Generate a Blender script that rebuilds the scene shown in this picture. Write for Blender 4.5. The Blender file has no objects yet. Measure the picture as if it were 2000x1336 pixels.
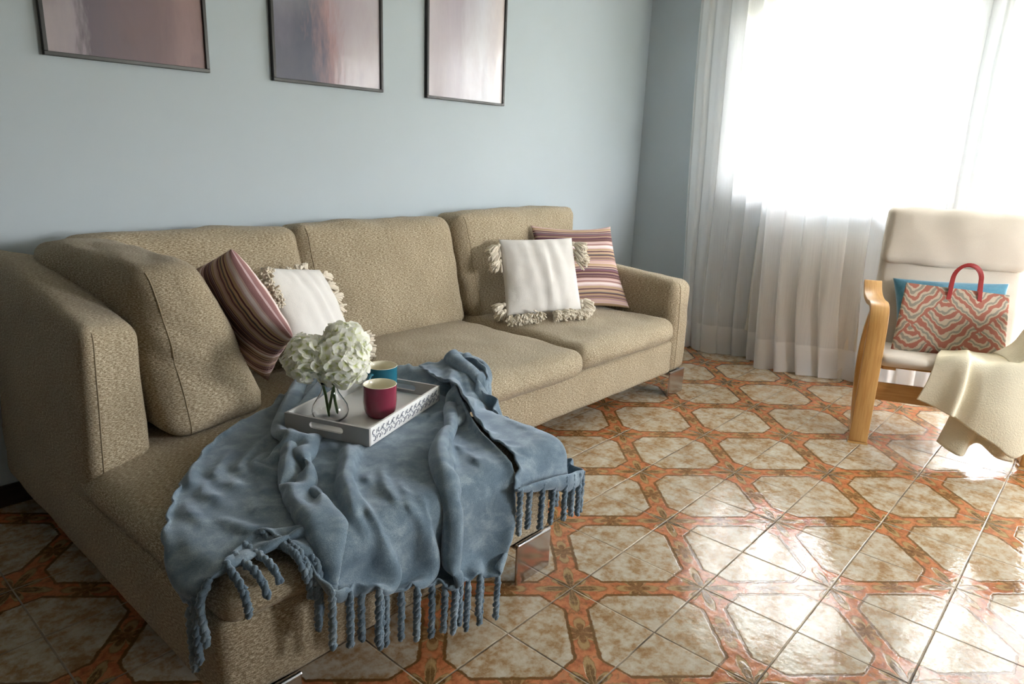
import bpy, bmesh, math, random
import numpy as np
from mathutils import Vector, Matrix, noise
scn = bpy.context.scene
col = scn.collection
PI = math.pi

# ---------------------------------------------------------------- camera, world, light, exposure
cam_d = bpy.data.cameras.new('camera'); cam = bpy.data.objects.new('camera', cam_d); col.objects.link(cam)
cam_d.sensor_width = 36; cam_d.lens = 1365 / 2000 * 36; cam_d.clip_start = .05
cam.matrix_world = (Matrix.Translation((-1.645, -1.140, 1.361)) @ Matrix.Rotation(math.radians(-48.87), 4, 'Z')
                    @ Matrix.Rotation(math.radians(74.87), 4, 'X') @ Matrix.Rotation(math.radians(2.2), 4, 'Z'))
scn.camera = cam
scn.view_settings.view_transform = 'Standard'; scn.view_settings.look = 'None'
scn.view_settings.gamma = 1; scn.view_settings.use_curve_mapping = False
scn.view_settings.exposure = 1.42
scn.cycles.max_bounces = 10; scn.cycles.diffuse_bounces = 5; scn.cycles.glossy_bounces = 4
scn.cycles.transmission_bounces = 8; scn.cycles.transparent_max_bounces = 24
scn.cycles.sample_clamp_indirect = 8; scn.cycles.caustics_reflective = False; scn.cycles.caustics_refractive = False
scn.cycles.use_denoising = True

world = bpy.data.worlds.new('sky'); scn.world = world; world.use_nodes = True
wn = world.node_tree; wn.nodes.clear()
wo = wn.nodes.new('ShaderNodeOutputWorld'); wb = wn.nodes.new('ShaderNodeBackground')
wtc = wn.nodes.new('ShaderNodeTexCoord'); wsep = wn.nodes.new('ShaderNodeSeparateXYZ'); wr = wn.nodes.new('ShaderNodeValToRGB')
wn.links.new(wtc.outputs['Generated'], wsep.inputs[0])
wmr = wn.nodes.new('ShaderNodeMapRange'); wmr.inputs[1].default_value = -.3; wmr.inputs[2].default_value = .6
wn.links.new(wsep.outputs[2], wmr.inputs[0]); wn.links.new(wmr.outputs[0], wr.inputs[0])
wr.color_ramp.elements[0].position = .0; wr.color_ramp.elements[0].color = (.34, .32, .25, 1)
wr.color_ramp.elements[1].position = 1; wr.color_ramp.elements[1].color = (.88, .94, 1, 1)
e = wr.color_ramp.elements.new(.30); e.color = (.45, .46, .38, 1)
e = wr.color_ramp.elements.new(.42); e.color = (1, 1, 1, 1)
wn.links.new(wr.outputs[0], wb.inputs[0]); wb.inputs[1].default_value = 20.0
wn.links.new(wb.outputs[0], wo.inputs[0])

XW, YW, HC = 3.20, 1.85, 2.72          # window wall, back wall, ceiling
XL, YF = -3.4, -3.6
WIN = (-.24, 1.02, 1.14, 2.40)          # y0 y1 z0 z1
BAL = (-1.95, -.42, .06, 2.40)

def portal(name, y0, y1, z0, z1):
    l = bpy.data.lights.new(name, 'AREA'); l.shape = 'RECTANGLE'; l.size = y1 - y0; l.size_y = z1 - z0
    l.cycles.is_portal = True
    o = bpy.data.objects.new(name, l); col.objects.link(o)
    o.matrix_world = Matrix.Translation((XW + .12, (y0 + y1) / 2, (z0 + z1) / 2)) @ Matrix(((0, 0, 1, 0), (1, 0, 0, 0), (0, 1, 0, 0), (0, 0, 0, 1)))
    # local -Z must face the room (-X)
portal('window_portal', *WIN)
portal('balcony_portal', *BAL)
WF = (1.5, 2.8, .90, 2.05)              # second window, in the wall behind the camera: x0 x1 z0 z1
_l = bpy.data.lights.new('front_portal', 'AREA'); _l.shape = 'RECTANGLE'; _l.size = WF[1] - WF[0]; _l.size_y = WF[3] - WF[2]; _l.cycles.is_portal = True
_o = bpy.data.objects.new('front_portal', _l); col.objects.link(_o)
_o.matrix_world = Matrix.Translation(((WF[0] + WF[1]) / 2, YF - .12, (WF[2] + WF[3]) / 2)) @ Matrix(((1, 0, 0, 0), (0, 0, -1, 0), (0, 1, 0, 0), (0, 0, 0, 1)))

# ---------------------------------------------------------------- node helpers
class NT:
    def __init__(s, m): s.t = m.node_tree; s.n = s.t.nodes; s.l = s.t.links
    def new(s, k, **kw):
        n = s.n.new(k)
        for a, b in kw.items(): setattr(n, a, b)
        return n
    def put(s, sock, v):
        if isinstance(v, V): s.l.new(v.s, sock)
        elif isinstance(v, bpy.types.NodeSocket): s.l.new(v, sock)
        else: sock.default_value = v
    def m(s, op, *a):
        n = s.new('ShaderNodeMath', operation=op)
        for i, x in enumerate(a): s.put(n.inputs[i], x)
        return V(s, n.outputs[0])
    def xyz(s, vec):
        n = s.new('ShaderNodeSeparateXYZ'); s.put(n.inputs[0], vec); return [V(s, o) for o in n.outputs]
    def comb(s, x, y, z=0.):
        n = s.new('ShaderNodeCombineXYZ')
        for i, v in enumerate((x, y, z)): s.put(n.inputs[i], v)
        return V(s, n.outputs[0])
    def noise(s, vec, scale=5., detail=2., rough=.5, dist=0., out=0):
        n = s.new('ShaderNodeTexNoise'); s.put(n.inputs['Vector'], vec); n.inputs['Scale'].default_value = scale
        n.inputs['Detail'].default_value = detail; n.inputs['Roughness'].default_value = rough; n.inputs['Distortion'].default_value = dist
        return V(s, n.outputs[out])
    def mix(s, f, a, b, mode='MIX'):
        n = s.new('ShaderNodeMix', data_type='RGBA', blend_type=mode); s.put(n.inputs[0], f)
        for i, v in ((6, a), (7, b)):
            if isinstance(v, (tuple, list)): v = (*v[:3], 1)
            s.put(n.inputs[i], v)
        return V(s, n.outputs[2])
    def ramp(s, f, stops, interp='LINEAR'):
        n = s.new('ShaderNodeValToRGB'); s.put(n.inputs[0], f); cr = n.color_ramp; cr.interpolation = interp
        cr.elements[0].position = stops[0][0]; cr.elements[0].color = (*stops[0][1], 1)
        cr.elements[1].position = stops[-1][0]; cr.elements[1].color = (*stops[-1][1], 1)
        for p, c in stops[1:-1]:
            e = cr.elements.new(p); e.color = (*c, 1)
        return V(s, n.outputs[0])
    def smooth(s, x, a, b):
        n = s.new('ShaderNodeMapRange', interpolation_type='SMOOTHSTEP'); s.put(n.inputs[0], x)
        s.put(n.inputs[1], a); s.put(n.inputs[2], b); return V(s, n.outputs[0])
    def bump(s, h, strength=.5, dist=.01, normal=None):
        n = s.new('ShaderNodeBump'); n.inputs['Strength'].default_value = strength; n.inputs['Distance'].default_value = dist
        s.put(n.inputs['Height'], h)
        if normal is not None: s.put(n.inputs['Normal'], normal)
        return V(s, n.outputs[0])
class V:
    def __init__(s, g, sock): s.g = g; s.s = sock
    def __add__(s, o): return s.g.m('ADD', s, o)
    def __radd__(s, o): return s.g.m('ADD', o, s)
    def __sub__(s, o): return s.g.m('SUBTRACT', s, o)
    def __rsub__(s, o): return s.g.m('SUBTRACT', o, s)
    def __mul__(s, o): return s.g.m('MULTIPLY', s, o)
    def __rmul__(s, o): return s.g.m('MULTIPLY', o, s)
    def __truediv__(s, o): return s.g.m('DIVIDE', s, o)
    def abs(s): return s.g.m('ABSOLUTE', s)

def srgb(r, g, b):
    f = lambda c: (c / 255 / 12.92) if c / 255 <= .04045 else ((c / 255 + .055) / 1.055) ** 2.4
    return (f(r), f(g), f(b))

def mat(name, base=(.8, .8, .8), rough=.6, metal=0., spec=.5, **kw):
    m = bpy.data.materials.new(name); m.use_nodes = True
    g = NT(m); b = g.n['Principled BSDF']
    b.inputs['Roughness'].default_value = rough; b.inputs['Metallic'].default_value = metal
    b.inputs['Specular IOR Level'].default_value = spec
    if isinstance(base, tuple): b.inputs['Base Color'].default_value = (*base, 1)
    for k, v in kw.items(): b.inputs[k.replace('_', ' ')].default_value = v
    g.b = b; m['x'] = 0
    return m, g

# ---------------------------------------------------------------- materials
def m_wall(name, c):
    m, g = mat(name, c, .75, spec=.25)
    tc = g.new('ShaderNodeTexCoord').outputs['Object']
    n = g.noise(tc, 2.2, 3)
    g.put(g.b.inputs['Base Color'], g.mix(n, tuple(x * .96 for x in c), tuple(min(1, x * 1.04) for x in c)))
    g.put(g.b.inputs['Normal'], g.bump(g.noise(tc, 260, 3), .12, .002))
    return m
M_WALL = m_wall('wall_paint', srgb(182, 193, 200))
M_WALLD = m_wall('bounce_damping_taupe', srgb(112, 104, 96))  # dark tone made up for the unseen left wall, to cut bounce light there
M_CEIL = m_wall('ceiling_paint', srgb(225, 226, 222))

def m_floor():
    m, g = mat('ceramic_floor_tile', rough=.12)
    S = .308
    tc = g.new('ShaderNodeTexCoord').outputs['Object']
    x, y, z = g.xyz(tc)
    v = x / S; u = y / (-S)
    # wobble keeps the printed lines hand-drawn
    wob = g.noise(tc, 42, 4, .7, out=1); wx, wy, wz = g.xyz(wob)
    uu = u + (wx - .5) * .05; vv = v + (wy - .5) * .05
    a = (uu + vv) * .5; b = (vv - uu) * .5
    fa = (g.m('FRACT', a) - .5).abs(); fb = (g.m('FRACT', b) - .5).abs()   # distance from octagon centre
    cheb = g.m('MAXIMUM', fa, fb); octd = g.m('MAXIMUM', cheb, (fa + fb) - .25)   # <.405 inside
    ca = .5 - fa; cb = .5 - fb                                               # distance from the band lines
    stone_n = g.noise(tc, 13, 5, .65); stone_f = g.noise(tc, 45, 4, .7)
    stone = g.ramp(stone_n * .62 + stone_f * .38, [(.30, srgb(124, 84, 50)), (.43, srgb(158, 128, 92)), (.52, srgb(182, 166, 142)), (.64, srgb(196, 188, 172)), (.8, srgb(180, 176, 160))])
    on = g.noise(tc, 26, 4, .65)
    orange = g.ramp(on, [(.3, srgb(138, 82, 50)), (.44, srgb(172, 104, 66)), (.56, srgb(192, 122, 80)), (.75, srgb(168, 122, 86))])
    brown = g.ramp(g.noise(tc, 60, 3, .7), [(.3, srgb(78, 52, 26)), (.55, srgb(122, 92, 54)), (.75, srgb(158, 130, 84))])
    # crossing flower: eight leaves
    th = g.m('ARCTAN2', cb, ca); r = g.m('SQRT', ca * ca + cb * cb)
    c4 = g.m('COSINE', th * 4).abs(); c2 = g.m('COSINE', th * 2)
    petal = g.m('POWER', c4, 1.3)
    lim = .055 + petal * (.125 + c2.abs() * .11)
    q = r / lim
    leaf = 1 - g.smooth(q, .88, 1.02)
    rim = g.smooth(q, .62, .78) * (1 - g.smooth(q, .86, .96))
    streak = g.smooth(g.noise(tc, 34, 4, .75, .6), .52, .64)
    vein = 1 - g.smooth(g.m('SINE', th * 4).abs() * r, .0, .012)
    # motif midway between two crossings
    mn = g.m('MINIMUM', ca, cb); mx = g.m('MAXIMUM', ca, cb)
    along = (.5 - mx); th2 = g.m('ARCTAN2', mn, along); r2 = g.m('SQRT', mn * mn + along * along)
    q2 = r2 / (.045 + .135 * g.m('POWER', g.m('COSINE', th2 * 3).abs(), .8))
    leaf2 = 1 - g.smooth(q2, .85, 1.05); rim2 = g.smooth(q2, .5, .65) * (1 - g.smooth(q2, .8, .95))
    inb = g.smooth(octd, .405, .41)
    dark = g.m('MAXIMUM', leaf, leaf2 * .85)
    band = g.mix(streak * .65, orange, brown)
    band = g.mix(dark, band, brown)
    band = g.mix(g.m('MAXIMUM', rim, rim2) * .55, band, srgb(190, 158, 108))
    band = g.mix(vein * leaf * .5, band, srgb(200, 160, 110))
    # streaks running along the band edge
    edge = g.smooth(octd, .40, .412) * (1 - g.smooth(octd, .425, .437))
    colr = g.mix(inb, stone, band)
    colr = g.mix(edge * .9, colr, srgb(104, 76, 40))
    # grout
    gu = .5 - (g.m('FRACT', u) - .5).abs(); gv = .5 - (g.m('FRACT', v) - .5).abs(); gd = g.m('MINIMUM', gu, gv)
    grout = 1 - g.smooth(gd, .005, .009)
    colr = g.mix(grout, colr, g.ramp(g.noise(tc, 4, 2), [(.35, srgb(96, 82, 66)), (.65, srgb(176, 160, 136))]))
    g.put(g.b.inputs['Base Color'], colr)
    # each tile sits at its own very slight tilt; the glaze ripples
    fl = g.comb(g.m('FLOOR', u), g.m('FLOOR', v)); wn_ = g.new('ShaderNodeTexWhiteNoise', noise_dimensions='2D'); g.put(wn_.inputs['Vector'], fl)
    tx, ty, tz = g.xyz(wn_.outputs['Color'])
    tilt = ((g.m('FRACT', u) - .5) * (tx - .5) + (g.m('FRACT', v) - .5) * (ty - .5)) * .0028
    h = g.noise(tc, 9, 2) * .0016 + g.noise(tc, 38, 3) * .0009 + tilt + (g.smooth(gd, .003, .014) - 1) * .0016 - g.m('MAXIMUM', rim, edge) * .00035
    g.put(g.b.inputs['Normal'], g.bump(h, 1., 1.))
    g.put(g.b.inputs['Roughness'], g.m('ADD', .10, grout * .6))
    g.b.inputs['IOR'].default_value = 1.47
    return m
M_FLOOR = m_floor()

def m_weave(name, dark, light, scale=1., contrast=1.):
    m, g = mat(name, rough=.9, spec=.2)
    uv = g.new('ShaderNodeTexCoord').outputs['UV']; u, v, _ = g.xyz(uv)
    n1 = g.noise(g.comb(u * (70 * scale), v * (340 * scale)), 1, 2, .6)      # horizontal threads
    n2 = g.noise(g.comb(u * (430 * scale), v * (120 * scale), 7.), 1, 2, .7)  # vertical threads
    big = g.noise(uv, 5, 3)
    th = (n1 * .66 + n2 * .34)
    c = g.ramp(th, [(.5 - .17 / contrast, tuple(x * .62 for x in dark)), (.49, dark), (.53, tuple((a + b) / 2 for a, b in zip(dark, light))), (.5 + .15 / contrast, light)])
    c = g.mix(g.smooth(big, .35, .7) * .25, c, tuple(x * .8 for x in dark))
    g.put(g.b.inputs['Base Color'], c)
    g.put(g.b.inputs['Normal'], g.bump(th, .55, .004))
    g.b.inputs['Sheen Weight'].default_value = .15
    return m
M_SOFA = m_weave('beige_tweed', srgb(142, 126, 100), srgb(218, 206, 181), scale=1.25)

def m_stripes(name, seed, axis, n=30, reps=1.0):
    m, g = mat(name, rough=.85, spec=.2)
    uv = g.new('ShaderNodeTexCoord').outputs['UV']; u, v, _ = g.xyz(uv)
    t, s = (v, u) if axis == 'v' else (u, v)
    rnd = random.Random(seed)
    pal = [srgb(92, 62, 70), srgb(204, 178, 178), srgb(176, 150, 120), srgb(126, 92, 102), srgb(226, 214, 212), srgb(104, 72, 72), srgb(186, 158, 134),
           srgb(156, 126, 136), srgb(70, 74, 86), srgb(196, 166, 156), srgb(150, 112, 110)]
    stops = []; pos = 0; last = None
    while len(stops) < 31:
        c = rnd.choice(pal)
        if c is last: continue
        last = c; stops.append((pos, c)); pos += rnd.choice([.012, .016, .022, .028, .036])
    mxp = pos; stops = [(p / mxp, c) for p, c in stops]
    tt = g.m('FRACT', t * reps + .37 + g.noise(uv, 6, 2) * .008)
    c = g.ramp(tt, stops, 'CONSTANT')
    stitch = g.m('FRACT', s * 90); hsh = g.noise(g.comb(t * 40, 0.), 1, 0)
    c = g.mix(g.smooth(stitch, .5, .6) * g.smooth(hsh, .52, .56) * .4, c, srgb(200, 180, 160))
    g.put(g.b.inputs['Base Color'], c)
    g.put(g.b.inputs['Normal'], g.bump(g.noise(g.comb(s * 60, t * 500), 1, 2), .4, .002))
    return m
def m_cloth(name, c, c2=None, scale=300, sheen=.2, rough=.9, bump=.3):
    m, g = mat(name, c, rough, spec=.2)
    tc = g.new('ShaderNodeTexCoord').outputs['Object']
    n = g.noise(tc, scale, 3, .6); b = g.noise(tc, 8, 3)
    g.put(g.b.inputs['Base Color'], g.mix(n * .5 + b * .5, tuple(x * .88 for x in c), c2 or tuple(min(1, x * 1.06) for x in c)))
    g.put(g.b.inputs['Normal'], g.bump(n, bump, .003)); g.b.inputs['Sheen Weight'].default_value = sheen
    return m
M_STR1 = m_stripes('striped_weave', 5, 'v', reps=2.1)
M_STR2 = m_stripes('striped_weave_lengthwise', 5, 'u', reps=2.6)
M_WHITE = m_cloth('white_cotton', srgb(226, 223, 218))
M_YARN = m_cloth('cream_yarn', srgb(232, 222, 204), scale=500, bump=.6)
M_CREAM = m_cloth('natural_canvas', srgb(199, 189, 175))
M_THROW = m_cloth('ivory_fleece', srgb(226, 217, 192), scale=160, sheen=.0, rough=1., bump=.7)
M_TEAL = m_cloth('teal_velvet', srgb(34, 96, 120), srgb(80, 138, 160), scale=60, sheen=.6)

def m_blanket():
    m, g = mat('blue_grey_plush', rough=.95, spec=.1)
    tc = g.new('ShaderNodeTexCoord').outputs['Object']
    n = g.noise(tc, 14, 4, .6, .4); f = g.noise(tc, 420, 3, .7)
    c = g.ramp(n * .6 + f * .4, [(.32, srgb(80, 98, 113)), (.5, srgb(113, 131, 144)), (.66, srgb(158, 173, 182))])
    g.put(g.b.inputs['Base Color'], c); g.put(g.b.inputs['Normal'], g.bump(f * .6 + n * .4, .45, .005))
    g.b.inputs['Sheen Weight'].default_value = .9; g.b.inputs['Sheen Roughness'].default_value = .35
    g.b.inputs['Sheen Tint'].default_value = (.75, .85, 1, 1)
    return m
M_BLANKET = m_blanket()

def m_wood(name, c1, c2, scale=1.):
    m, g = mat(name, rough=.35, spec=.5)
    tc = g.new('ShaderNodeTexCoord').outputs['UV']; u, v, w = g.xyz(tc)
    n = g.noise(g.comb(u * 6 * scale, v * 90 * scale), 1, 4, .6, .3)
    g.put(g.b.inputs['Base Color'], g.mix(g.smooth(n, .35, .7), c1, c2))
    g.put(g.b.inputs['Normal'], g.bump(n, .08, .001))
    return m
M_BIRCH = m_wood('birch_veneer', srgb(196, 152, 92), srgb(178, 130, 72))
M_BLACK, _ = mat('black_lacquer', srgb(16, 15, 17), .35)
M_CHROME, _ = mat('polished_metal', (.60, .57, .58), .16, 1.)
M_GREYP, _ = mat('grey_painted_wood', srgb(176, 174, 172), .5)
M_TRAYW, _ = mat('white_painted_wood', srgb(232, 232, 230), .42)
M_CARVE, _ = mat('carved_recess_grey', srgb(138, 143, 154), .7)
M_PLUM, _ = mat('plum_glaze', srgb(138, 54, 74), .12, spec=.6)
M_TEALG, _ = mat('teal_glaze', srgb(38, 104, 124), .12, spec=.6)
M_IVORY, _ = mat('ivory_glaze', srgb(232, 226, 204), .15, spec=.5)
M_LEATHER, _ = mat('red_leather', srgb(150, 42, 40), .5)
M_WFRAME, _ = mat('white_window_frame', srgb(236, 236, 234), .4)
M_RAD, _ = mat('radiator_enamel', srgb(232, 230, 224), .4)
M_DARKW = m_wood('dark_skirting', srgb(44, 32, 26), srgb(30, 22, 18))
M_STEM, _ = mat('green_stem', srgb(122, 178, 72), .5)

def m_glass():
    m = bpy.data.materials.new('window_glass'); m.use_nodes = True; g = NT(m); g.n.clear()
    o = g.new('ShaderNodeOutputMaterial'); mx = g.new('ShaderNodeMixShader'); t = g.new('ShaderNodeBsdfTransparent'); gl = g.new('ShaderNodeBsdfGlossy')
    gl.inputs['Roughness'].default_value = .01; fr = g.new('ShaderNodeFresnel'); fr.inputs[0].default_value = 1.45
    g.l.new(fr.outputs[0], mx.inputs[0]); g.l.new(t.outputs[0], mx.inputs[1]); g.l.new(gl.outputs[0], mx.inputs[2]); g.l.new(mx.outputs[0], o.inputs[0])
    return m
M_GLASS = m_glass()
M_VASE, _ = mat('clear_vase_glass', (1, 1, 1), .0, IOR=1.38, Transmission_Weight=1.)

def m_sheer():
    m = bpy.data.materials.new('sheer_voile'); m.use_nodes = True; g = NT(m); g.n.clear()
    o = g.new('ShaderNodeOutputMaterial'); t = g.new('ShaderNodeBsdfTransparent'); tr = g.new('ShaderNodeBsdfTranslucent'); d = g.new('ShaderNodeBsdfDiffuse')
    t.inputs[0].default_value = (1, 1, 1, 1); tr.inputs[0].default_value = (.96, .96, .97, 1); d.inputs[0].default_value = (.95, .94, .93, 1)
    m1 = g.new('ShaderNodeMixShader'); m2 = g.new('ShaderNodeMixShader')
    g.l.new(tr.outputs[0], m1.inputs[1]); g.l.new(d.outputs[0], m1.inputs[2]); m1.inputs[0].default_value = .46
    # denser weave seen edge-on
    lw = g.new('ShaderNodeLayerWeight'); lw.inputs[0].default_value = .5
    uv = g.new('ShaderNodeTexCoord').outputs['UV']; u, v, _ = g.xyz(uv)
    thr = g.noise(g.comb(u * 900, v * 8), 1, 2) * .25
    hem = 1 - g.smooth(v, .075, .08)
    f = g.m('MINIMUM', .77 + V(g, lw.outputs['Facing']) * .45 + thr - .12 + hem * .25, .97)
    g.put(m2.inputs[0], f); g.l.new(t.outputs[0], m2.inputs[1]); g.l.new(m1.outputs[0], m2.inputs[2]); g.l.new(m2.outputs[0], o.inputs[0])
    return m
M_SHEER = m_sheer()

def m_petal():
    m, g = mat('cream_petal', rough=.6, spec=.2)
    tc = g.new('ShaderNodeTexCoord').outputs['Object']; uv = g.new('ShaderNodeTexCoord').outputs['UV']; u, v, _ = g.xyz(uv)
    n = g.noise(tc, 18, 2)
    c = g.mix(g.smooth(u, .0, .55), srgb(224, 230, 168), srgb(253, 253, 246))
    c = g.mix(g.smooth(n, .56, .74) * .3, c, srgb(230, 236, 190))
    g.put(g.b.inputs['Base Color'], c)
    o = g.n['Material Output']; tr = g.new('ShaderNodeBsdfTranslucent'); g.put(tr.inputs[0], c); mx = g.new('ShaderNodeMixShader'); mx.inputs[0].default_value = .38
    g.l.new(g.b.outputs[0], mx.inputs[1]); g.l.new(tr.outputs[0], mx.inputs[2]); g.l.new(mx.outputs[0], o.inputs[0])
    return m
M_PETAL = m_petal()

def m_art(name, stops, seed, dark):
    m, g = mat(name, rough=.5)
    uv = g.new('ShaderNodeTexCoord').outputs['UV']; u, v, _ = g.xyz(uv)
    w = g.noise(g.comb(u * 2.4, v * .8, seed), 1, 5, .7, .5); f = g.noise(g.comb(u * 30, v * 10, seed), 1, 4, .7)
    c = g.ramp(u * .72 + (w - .5) * .55 + (f - .5) * .10 + .14, stops)
    bl = g.noise(g.comb(u * 3, v * 2.2, seed + 3.), 1, 4, .6)
    c = g.mix(g.smooth(bl, .48, .72) * .5, c, dark)
    g.put(g.b.inputs['Base Color'], c)
    g.b.inputs['Coat Weight'].default_value = 1.; g.b.inputs['Coat Roughness'].default_value = .03; g.b.inputs['Coat IOR'].default_value = 1.5
    return m

# ---------------------------------------------------------------- mesh helpers
def tag(o, label=None, cat=None, group=None, kind=None):
    if label: o['label'] = label
    if cat: o['category'] = cat
    if group: o['group'] = group
    if kind: o['kind'] = kind
    return o
def obj(name, verts, faces, m, parent=None, smooth=True, uvs=None, mats=None, fmat=None):
    me = bpy.data.meshes.new(name)
    me.from_pydata([tuple(v) for v in verts], [], faces); me.update()
    if uvs is not None:
        ul = me.uv_layers.new(name='UVMap'); flat = np.array([c for f in uvs for c in f], dtype=np.float32).ravel(); ul.data.foreach_set('uv', flat)
    for mm in (mats or [m]): me.materials.append(mm)
    if fmat: me.polygons.foreach_set('material_index', fmat)
    me.polygons.foreach_set('use_smooth', [smooth] * len(me.polygons))
    o = bpy.data.objects.new(name, me); col.objects.link(o)
    if parent: o.parent = parent
    return o
def empty(name, loc=(0, 0, 0), rz=0, label=None, cat=None, group=None):
    o = bpy.data.objects.new(name, None); col.objects.link(o); o.location = loc; o.rotation_euler = (0, 0, rz); o.empty_display_size = .1
    bpy.context.view_layer.update()
    return tag(o, label, cat, group)
def mod_bevel(o, w, seg=2):
    b = o.modifiers.new('bevel', 'BEVEL'); b.width = w; b.segments = seg; b.limit_method = 'ANGLE'; b.angle_limit = .6
def mod_solid(o, t, off=0):
    s = o.modifiers.new('solid', 'SOLIDIFY'); s.thickness = t; s.offset = off
def mod_sub(o, n=1):
    s = o.modifiers.new('sub', 'SUBSURF'); s.levels = n; s.render_levels = n
class MB:
    """collects shapes into one mesh"""
    def __init__(s): s.v = []; s.f = []; s.u = []
    def add(s, v, f, u=None):
        k = len(s.v); s.v += [Vector(p) for p in v]; s.f += [[i + k for i in q] for q in f]
        s.u += u if u else [[(0, 0)] * len(q) for q in f]
    def box(s, a, b, M=None):
        (x0, y0, z0), (x1, y1, z1) = a, b
        v = [Vector(p) for p in ((x0, y0, z0), (x1, y0, z0), (x1, y1, z0), (x0, y1, z0), (x0, y0, z1), (x1, y0, z1), (x1, y1, z1), (x0, y1, z1))]
        f = [(0, 3, 2, 1), (4, 5, 6, 7), (0, 1, 5, 4), (1, 2, 6, 5), (2, 3, 7, 6), (3, 0, 4, 7)]
        ax = [(0, 1), (0, 1), (0, 2), (1, 2), (0, 2), (1, 2)]
        u = [[(v[i][p], v[i][q]) for i in fc] for fc, (p, q) in zip(f, ax)]
        if M: v = [M @ p for p in v]
        s.add(v, f, u)
    def tube(s, pts, r, n=8, cap=True):
        pts = [Vector(p) for p in pts]; rs = r if isinstance(r, (list, tuple)) else [r] * len(pts)
        ring = []; up = Vector((0, 0, 1)); v = []
        t0 = (pts[1] - pts[0]).normalized(); nrm = t0.orthogonal().normalized()
        for i, p in enumerate(pts):
            t = (pts[min(i + 1, len(pts) - 1)] - pts[max(i - 1, 0)]).normalized()
            nrm = (nrm - t * nrm.dot(t)).normalized(); bn = t.cross(nrm)
            for k in range(n):
                a = 2 * PI * k / n; v.append(p + (nrm * math.cos(a) + bn * math.sin(a)) * rs[i])
        f = []
        for i in range(len(pts) - 1):
            for k in range(n):
                f.append((i * n + k, i * n + (k + 1) % n, (i + 1) * n + (k + 1) % n, (i + 1) * n + k))
        if cap: f.append(tuple(range(n))[::-1]); f.append(tuple((len(pts) - 1) * n + k for k in range(n)))
        s.add(v, f)
    def lathe(s, prof, n=40, c=(0, 0, 0)):
        c = Vector(c); v = []; f = []
        for r, z in prof:
            for k in range(n): v.append(c + Vector((r * math.cos(2 * PI * k / n), r * math.sin(2 * PI * k / n), z)))
        for i in range(len(prof) - 1):
            for k in range(n): f.append((i * n + k, i * n + (k + 1) % n, (i + 1) * n + (k + 1) % n, (i + 1) * n + k))
        s.add(v, f)
    def build(s, name, m, parent=None, smooth=False, **kw):
        return obj(name, s.v, s.f, m, parent, smooth, uvs=s.u, **kw)
def fbm(p, sc, seed=0.):
    q = Vector((p[0] * sc + seed, p[1] * sc + seed * .7, p[2] * sc - seed)); return noise.fractal(q, 1., 2., 3)

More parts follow.
